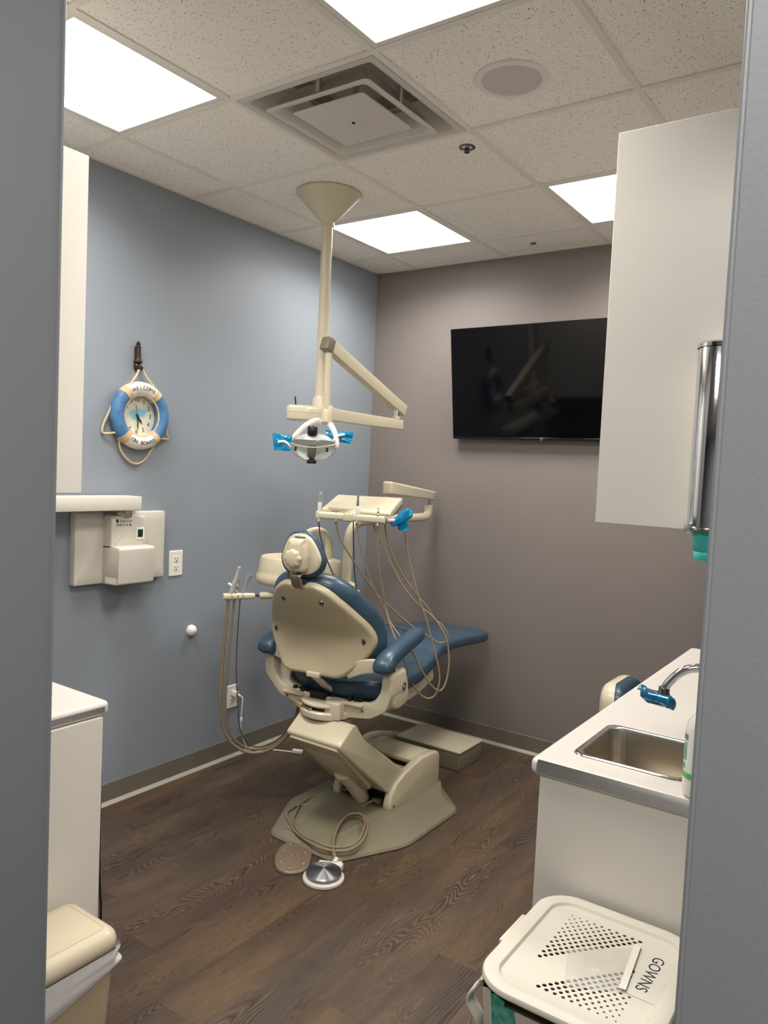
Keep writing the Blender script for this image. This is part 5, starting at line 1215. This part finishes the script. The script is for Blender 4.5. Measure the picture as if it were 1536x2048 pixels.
for j in range(15):
    f = j / 14; ring = []
    for i, (x, y) in enumerate(base_o):
        a = 2 * PI * i / len(base_o); dr = .062 + .22 * max(0, Y1 - .06 - y) + .010 * math.sin(y * 55) + .005 * math.sin(y * 130 + x * 60)
        n2 = V((x - cx, y - cy, 0)).normalized(); z = .340 - f * min(.14, max(.02, dr))
        bul = .005 + .007 * math.sin(f * PI) * (1 + .8 * math.sin(y * 60 + f * 7 + x * 40)) + .0035 * math.sin(y * 38 - f * 9 + x * 30) + .002 * math.sin(y * 170 + f * 12 + x * 90) - .005 * f
        ring.append(V((x, y, z)) + n2 * bul)
    R.append(ring)
b.rings(R, False); solo('bin_liner', b, M_liner, 'crinkled white plastic liner folded over the rim of the beige bin', 'bin liner', (cx, cy, .3), ang=80)
solo('cable', B().tube([(1.085, -2.733, .70), (1.088, -2.733, .45), (1.096, -2.733, .34), (1.1035, -2.734, .30), (1.103, -2.735, .20), (1.103, -2.735, .10), (1.103, -2.735, .004)], .0035, 8), M_black, 'thin black cable down the edge of the left base cabinet', 'cable', (1.104, -2.74, .3))

# ------------------------------------------------------------------ hamper with perforated lid
X0, X1, Y0, Y1 = 2.283, 2.645, -2.722, -2.300; ZL = .600
cx, cy = 2.464, -2.508
hmp = thing('laundry_hamper', 'white lidded laundry hamper with teal striped fabric by the right cabinet', 'hamper', (cx, cy, 0))
M_lid = mat('white_lid_plastic', (212, 205, 190), .36, var=.012)
lo = rrect(X1 - X0, Y1 - Y0, .085, 12, (X0 + X1) / 2, (Y0 + Y1) / 2)
def ins(k): return rrect(X1 - X0 - 2 * k, Y1 - Y0 - 2 * k, max(.085 - k, .02), 12, (X0 + X1) / 2, (Y0 + Y1) / 2)
b = B()
seq = [(.016, ZL - .012), (.003, ZL - .014), (0, ZL - .012), (0, ZL - .007), (.003, ZL - .002), (.009, ZL), (.030, ZL), (.034, ZL - .001), (.038, ZL - .007), (.044, ZL - .0085)]
b.rings([[V((x, y, z)) for x, y in ins(k)] for k, z in seq], False)
# perforated centre
inner = ins(.044); holes = []
for i in range(0, 11):
    for j in range(0, 11):
        for o in (0, .5):
            a, c = i + o, j + o
            if a + c <= 9.01: 
                r = .0021 + .0027 * (a + c) / 9
                holes.append((2.368 + .0172 * a, -2.372 - .0208 * c, r)); holes.append((2.559 - .0172 * a, -2.650 + .0208 * c, r))
ss = set(); hl2 = []
for h in holes:
    if all((h[0] - q[0]) ** 2 + (h[1] - q[1]) ** 2 > (h[2] + q[2] + .003) ** 2 for q in hl2): hl2.append(h)
holes = hl2
vts = [V((x, y)) for x, y in inner]; n0 = len(vts); eds = [(i, (i + 1) % n0) for i in range(n0)]; NH = 10
for x, y, r in holes:
    k0 = len(vts); vts += [V((x + r * math.cos(2 * PI * k / NH), y + r * math.sin(2 * PI * k / NH))) for k in range(NH)]; eds += [(k0 + k, k0 + (k + 1) % NH) for k in range(NH)]
res = geometry.delaunay_2d_cdt(vts, eds, [], 1, 1e-6)
ov, of = res[0], res[2]; zc = ZL - .0085
hv = [b.bm.verts.new((p.x, p.y, zc)) for p in ov]
grid = {}
for x, y, r in holes: grid.setdefault((int(x / .03), int(y / .03)), []).append((x, y, r))
for f in of:
    c = sum((ov[i] for i in f), V((0, 0))) / len(f); gx_, gy_ = int(c.x / .03), int(c.y / .03)
    if any((c.x - x) ** 2 + (c.y - y) ** 2 < (r * .97) ** 2 for i in (-1, 0, 1) for j in (-1, 0, 1) for x, y, r in grid.get((gx_ + i, gy_ + j), [])): continue
    try: b.bm.faces.new([hv[i] for i in f])
    except ValueError: pass
for x, y, r in holes: b.lathe((x, y, zc), (0, 0, -1), [(r, 0), (r, .002)], NH, False)
b.box(X0 - .006, X0 + .004, -2.57, -2.45, ZL - .013, ZL - .002, .003, 2)
part('lid', b, M_lid, hmp, ang=40)
def fabric():
    m = mat('teal_striped_fabric', (214, 205, 192), .85, bump=.4, bscale=120, spec=.2); g = NT(m); tc = g.n('ShaderNodeTexCoord'); s = g.n('ShaderNodeSeparateXYZ'); g.l(tc.outputs['Object'], s.inputs[0])
    at = g.math('ARCTAN2', s.outputs['Y'], s.outputs['X']); n = g.n('ShaderNodeTexNoise'); n.inputs['Scale'].default_value = 9; g.l(tc.outputs['Object'], n.inputs['Vector'])
    q = g.math('FRACT', g.math('ADD', g.math('MULTIPLY', at, 2.25), g.math('MULTIPLY_ADD', n.outputs['Fac'], .22, .18))); st = g.math('GREATER_THAN', q, .5)
    n2 = g.n('ShaderNodeTexNoise'); n2.inputs['Scale'].default_value = 55; n2.inputs['Detail'].default_value = 5; g.l(tc.outputs['Object'], n2.inputs['Vector'])
    r = g.n('ShaderNodeValToRGB'); r.color_ramp.elements[0].position = .35; r.color_ramp.elements[0].color = srgb(66, 152, 134); r.color_ramp.elements[1].position = .7; r.color_ramp.elements[1].color = srgb(124, 196, 176); g.l(n2.outputs['Fac'], r.inputs['Fac'])
    mx = g.n('ShaderNodeMix', data_type='RGBA'); g.l(st, mx.inputs['Factor']); mx.inputs['A'].default_value = srgb(214, 205, 192); g.l(r.outputs['Color'], mx.inputs['B']); g.l(mx.outputs['Result'], g.b.inputs['Base Color']); return m
b = B(); R = []; fo = rrect(X1 - X0 - .010, Y1 - Y0 - .010, .080, 20, (X0 + X1) / 2, (Y0 + Y1) / 2)
for j, z in enumerate([0, .012, .10, .2, .3, .4, .48, .53, .577]):
    k = .86 + .14 * z / .56; ring = []
    for i, (x, y) in enumerate(fo):
        a = 2 * PI * i / len(fo); w = (.0035 * math.sin(a * 14 + z * 9) + .0025 * math.sin(a * 31 + z * 25) + .0015 * math.sin(a * 47 - z * 60)) * min(1, z * 6); d = V((x - cx, y - cy, 0)).normalized()
        zz_ = z + (.006 * math.sin(a * 6 + 1) if z > .55 else 0)
        ring.append(V((cx + (x - cx) * k, cy + (y - cy) * k, zz_)) + d * w)
    R.append(ring)
b.rings(R, False); b.rings([R[0], [V((cx, cy, .001))] * len(fo)], False); part('fabric_body', b, fabric(), hmp, ang=80)
b = B().rings([[V((x, y, z)) for x, y in rrect(X1 - X0 - .036, Y1 - Y0 - .036, .07, 12, (X0 + X1) / 2, (Y0 + Y1) / 2)] for z in (.30, .588)], False); b.rings([[V((x, y, .45)) for x, y in rrect(X1 - X0 - .036, Y1 - Y0 - .036, .07, 12, (X0 + X1) / 2, (Y0 + Y1) / 2)], [V((cx, cy, .46))] * 52], False)
part('lining', b, mat('olive_lining', (112, 106, 80), .8), hmp, 'dark inside lining')
M_web = mat('cream_webbing', (206, 198, 184), .8, bump=.4, bscale=200)
b = B(); hx_ = X0 - .004
b.sweep([(X0 + .010, -2.668, .575), (X0 + .001, -2.668, .556), (X0 - .014, -2.668, .534), (X0 - .018, -2.668, .514), (X0 - .008, -2.668, .500), (X0 + .006, -2.668, .480), (X0 + .012, -2.664, .44)], rrect(.006, .03, .002, 2), up=(0, 1, 0.2), sub=8); part('handle', b, M_web, hmp, ang=60)
b = B().sweep([(X1 - .012, -2.655, .548), (X1 + .010, -2.660, .552), (X1 + .016, -2.67, .525), (X1 + .004, -2.67, .50), (X1 - .01, -2.665, .46)], rrect(.006, .03, .002, 2), up=(0, 1, 0.2), sub=8); part('handle', b, M_web, hmp, ang=60)
# paper sign and clear bag on the lid
zl = ZL - .0085
t = thing('paper_sign', 'white paper sign reading GOWNS on the hamper lid', 'sign', (2.575, -2.50, zl))
part('sheet', B().box(2.545, 2.604, -2.560, -2.400, zl + .0003, zl + .0012), mat('white_paper', (212, 206, 193), .6), t)
part('lettering', B().mesh(text_mesh('GOWNS', .034, .0002), frame_M((2.5715, -2.471, zl + .0014), (-.03, -1.0, 0), (1, -.03, 0), (0, 0, 1))), M_ink, t, 'dark handwritten word GOWNS')
b = B(); N, M = 22, 14; p00, p10, p11, p01 = V((2.405, -2.500, zl)), V((2.528, -2.395, zl)), V((2.546, -2.562, zl)), V((2.445, -2.620, zl)); top, bot = [], []
for L, s_ in ((top, 1), (bot, 0)):
    for i in range(N + 1):
        L.append([])
        for j in range(M + 1):
            u, v = i / N, j / M; p = p00.lerp(p10, u).lerp(p01.lerp(p11, u), v); e_ = min(1, 6 * min(u, 1 - u, v, 1 - v))
            L[-1].append(p + V((0, 0, .0016 + (s_ * e_ * (.004 + .0035 * math.sin(u * 8 + 2 * v) + .003 * math.sin(v * 13 - u * 5))))))
for L in (top, bot):
    vs_ = [[b.bm.verts.new(p) for p in r] for r in L]
    for i in range(N):
        for j in range(M): b.bm.faces.new((vs_[i][j], vs_[i + 1][j], vs_[i + 1][j + 1], vs_[i][j + 1]))
t = thing('plastic_bag', 'clear plastic bag lying flat over the holes of the hamper lid', 'bag', (2.49, -2.52, zl))
part('film', b, M_clear, t, ang=70)
b = B(); b.obox((2.5335, -2.478, zl + .0062), (p11 - p10).normalized(), V((0, 0, 1)).cross((p11 - p10).normalized()), (0, 0, 1), .166, .014, .0012, .0004, 1); part('seal_strip', b, mat('frosted_strip', (226, 222, 210), .45), t, 'frosted strip along one edge')

# ------------------------------------------------------------------ stool behind the worktop
sc_ = V((2.02, -.66, 0))
t = thing('stool', 'cream backed stool with a blue cushion half hidden behind the sink worktop', 'stool', sc_)
for k in range(5):
    a = 2 * PI * k / 5 + .3; d = V((math.cos(a), math.sin(a), 0))
    lg = part('leg', B().bar(sc_ + V((0, 0, .085)), sc_ + d * .17 + V((0, 0, .065)), .03, .026, bev=.006), M_offw, t)
    part('caster', B().cyl(sc_ + d * .17 + d.cross(V((0, 0, 1))) * -.012 + V((0, 0, .026)), sc_ + d * .17 + d.cross(V((0, 0, 1))) * .012 + V((0, 0, .026)), .026, n=20, bev=.005), M_black, lg)
b = B().cyl(sc_ + V((0, 0, .07)), sc_ + V((0, 0, .40)), .022, n=20); b.cyl(sc_ + V((0, 0, .07)), sc_ + V((0, 0, .2)), .032, n=20, bev=.004); part('column', b, M_chrome, t)
b = B().lathe(sc_ + V((0, 0, .39)), (0, 0, 1), [(0, 0), (.15, 0), (.172, .012), (.178, .03), (.172, .052), (.15, .066), (.0, .07)], 40, False); part('seat', b, M_vinyl, t, ang=60)
def bk(y, z, d): return V((1.925 + d - .25 * (y / .3) ** 2 * -.35, -.66 + y, .60 + z))
ob_ = rrect(.34, .22, .09, 8)
b = B().pad(ob_, [(.05, -.062), (.028, -.056), (.012, -.044), (.003, -.026), (0, -.005), (.002, .002)], bk, crown=(-.010, 0)); part('backrest_shell', b, M_cream, t, ang=60)
b = B().pad(rrect(.33, .215, .088, 8), [(.002, .003), (0, .012), (.004, .030), (.014, .043), (.03, .05)], bk, crown=(0, .006)); part('backrest_cushion', b, M_vinyl, t, ang=60)
b = B().sweep([sc_ + V((-.05, 0, .385)), sc_ + V((-.14, 0, .39)), V((1.845, -.66, .43)), V((1.855, -.66, .52)), V((1.88, -.66, .60))], rrect(.05, .012, .003, 2), up=(0, 0, 1)); part('back_support', b, M_offw, t)

# ------------------------------------------------------------------ light and camera
w = bpy.data.worlds.new('room_air'); SC.world = w; w.use_nodes = True
w.node_tree.nodes['Background'].inputs[0].default_value = (.8, .85, 1, 1); w.node_tree.nodes['Background'].inputs[1].default_value = 0.0
cam = bpy.data.cameras.new('camera'); co = bpy.data.objects.new('camera', cam); COL.objects.link(co)
co.location = (2.94809, -4.04498, 1.60476); co.rotation_euler = (1.512593, -0.046293, 0.610553)
cam.sensor_fit = 'HORIZONTAL'; cam.sensor_width = 36; cam.lens = 36 * 1521.766 / 1536; cam.clip_start = .02; cam.clip_end = 50
SC.camera = co
SC.view_settings.view_transform = 'Standard'; SC.view_settings.look = 'None'; SC.view_settings.gamma = 1.0; SC.view_settings.use_curve_mapping = False
SC.view_settings.exposure = 0.0
SC.cycles.max_bounces = 10; SC.cycles.transparent_max_bounces = 16
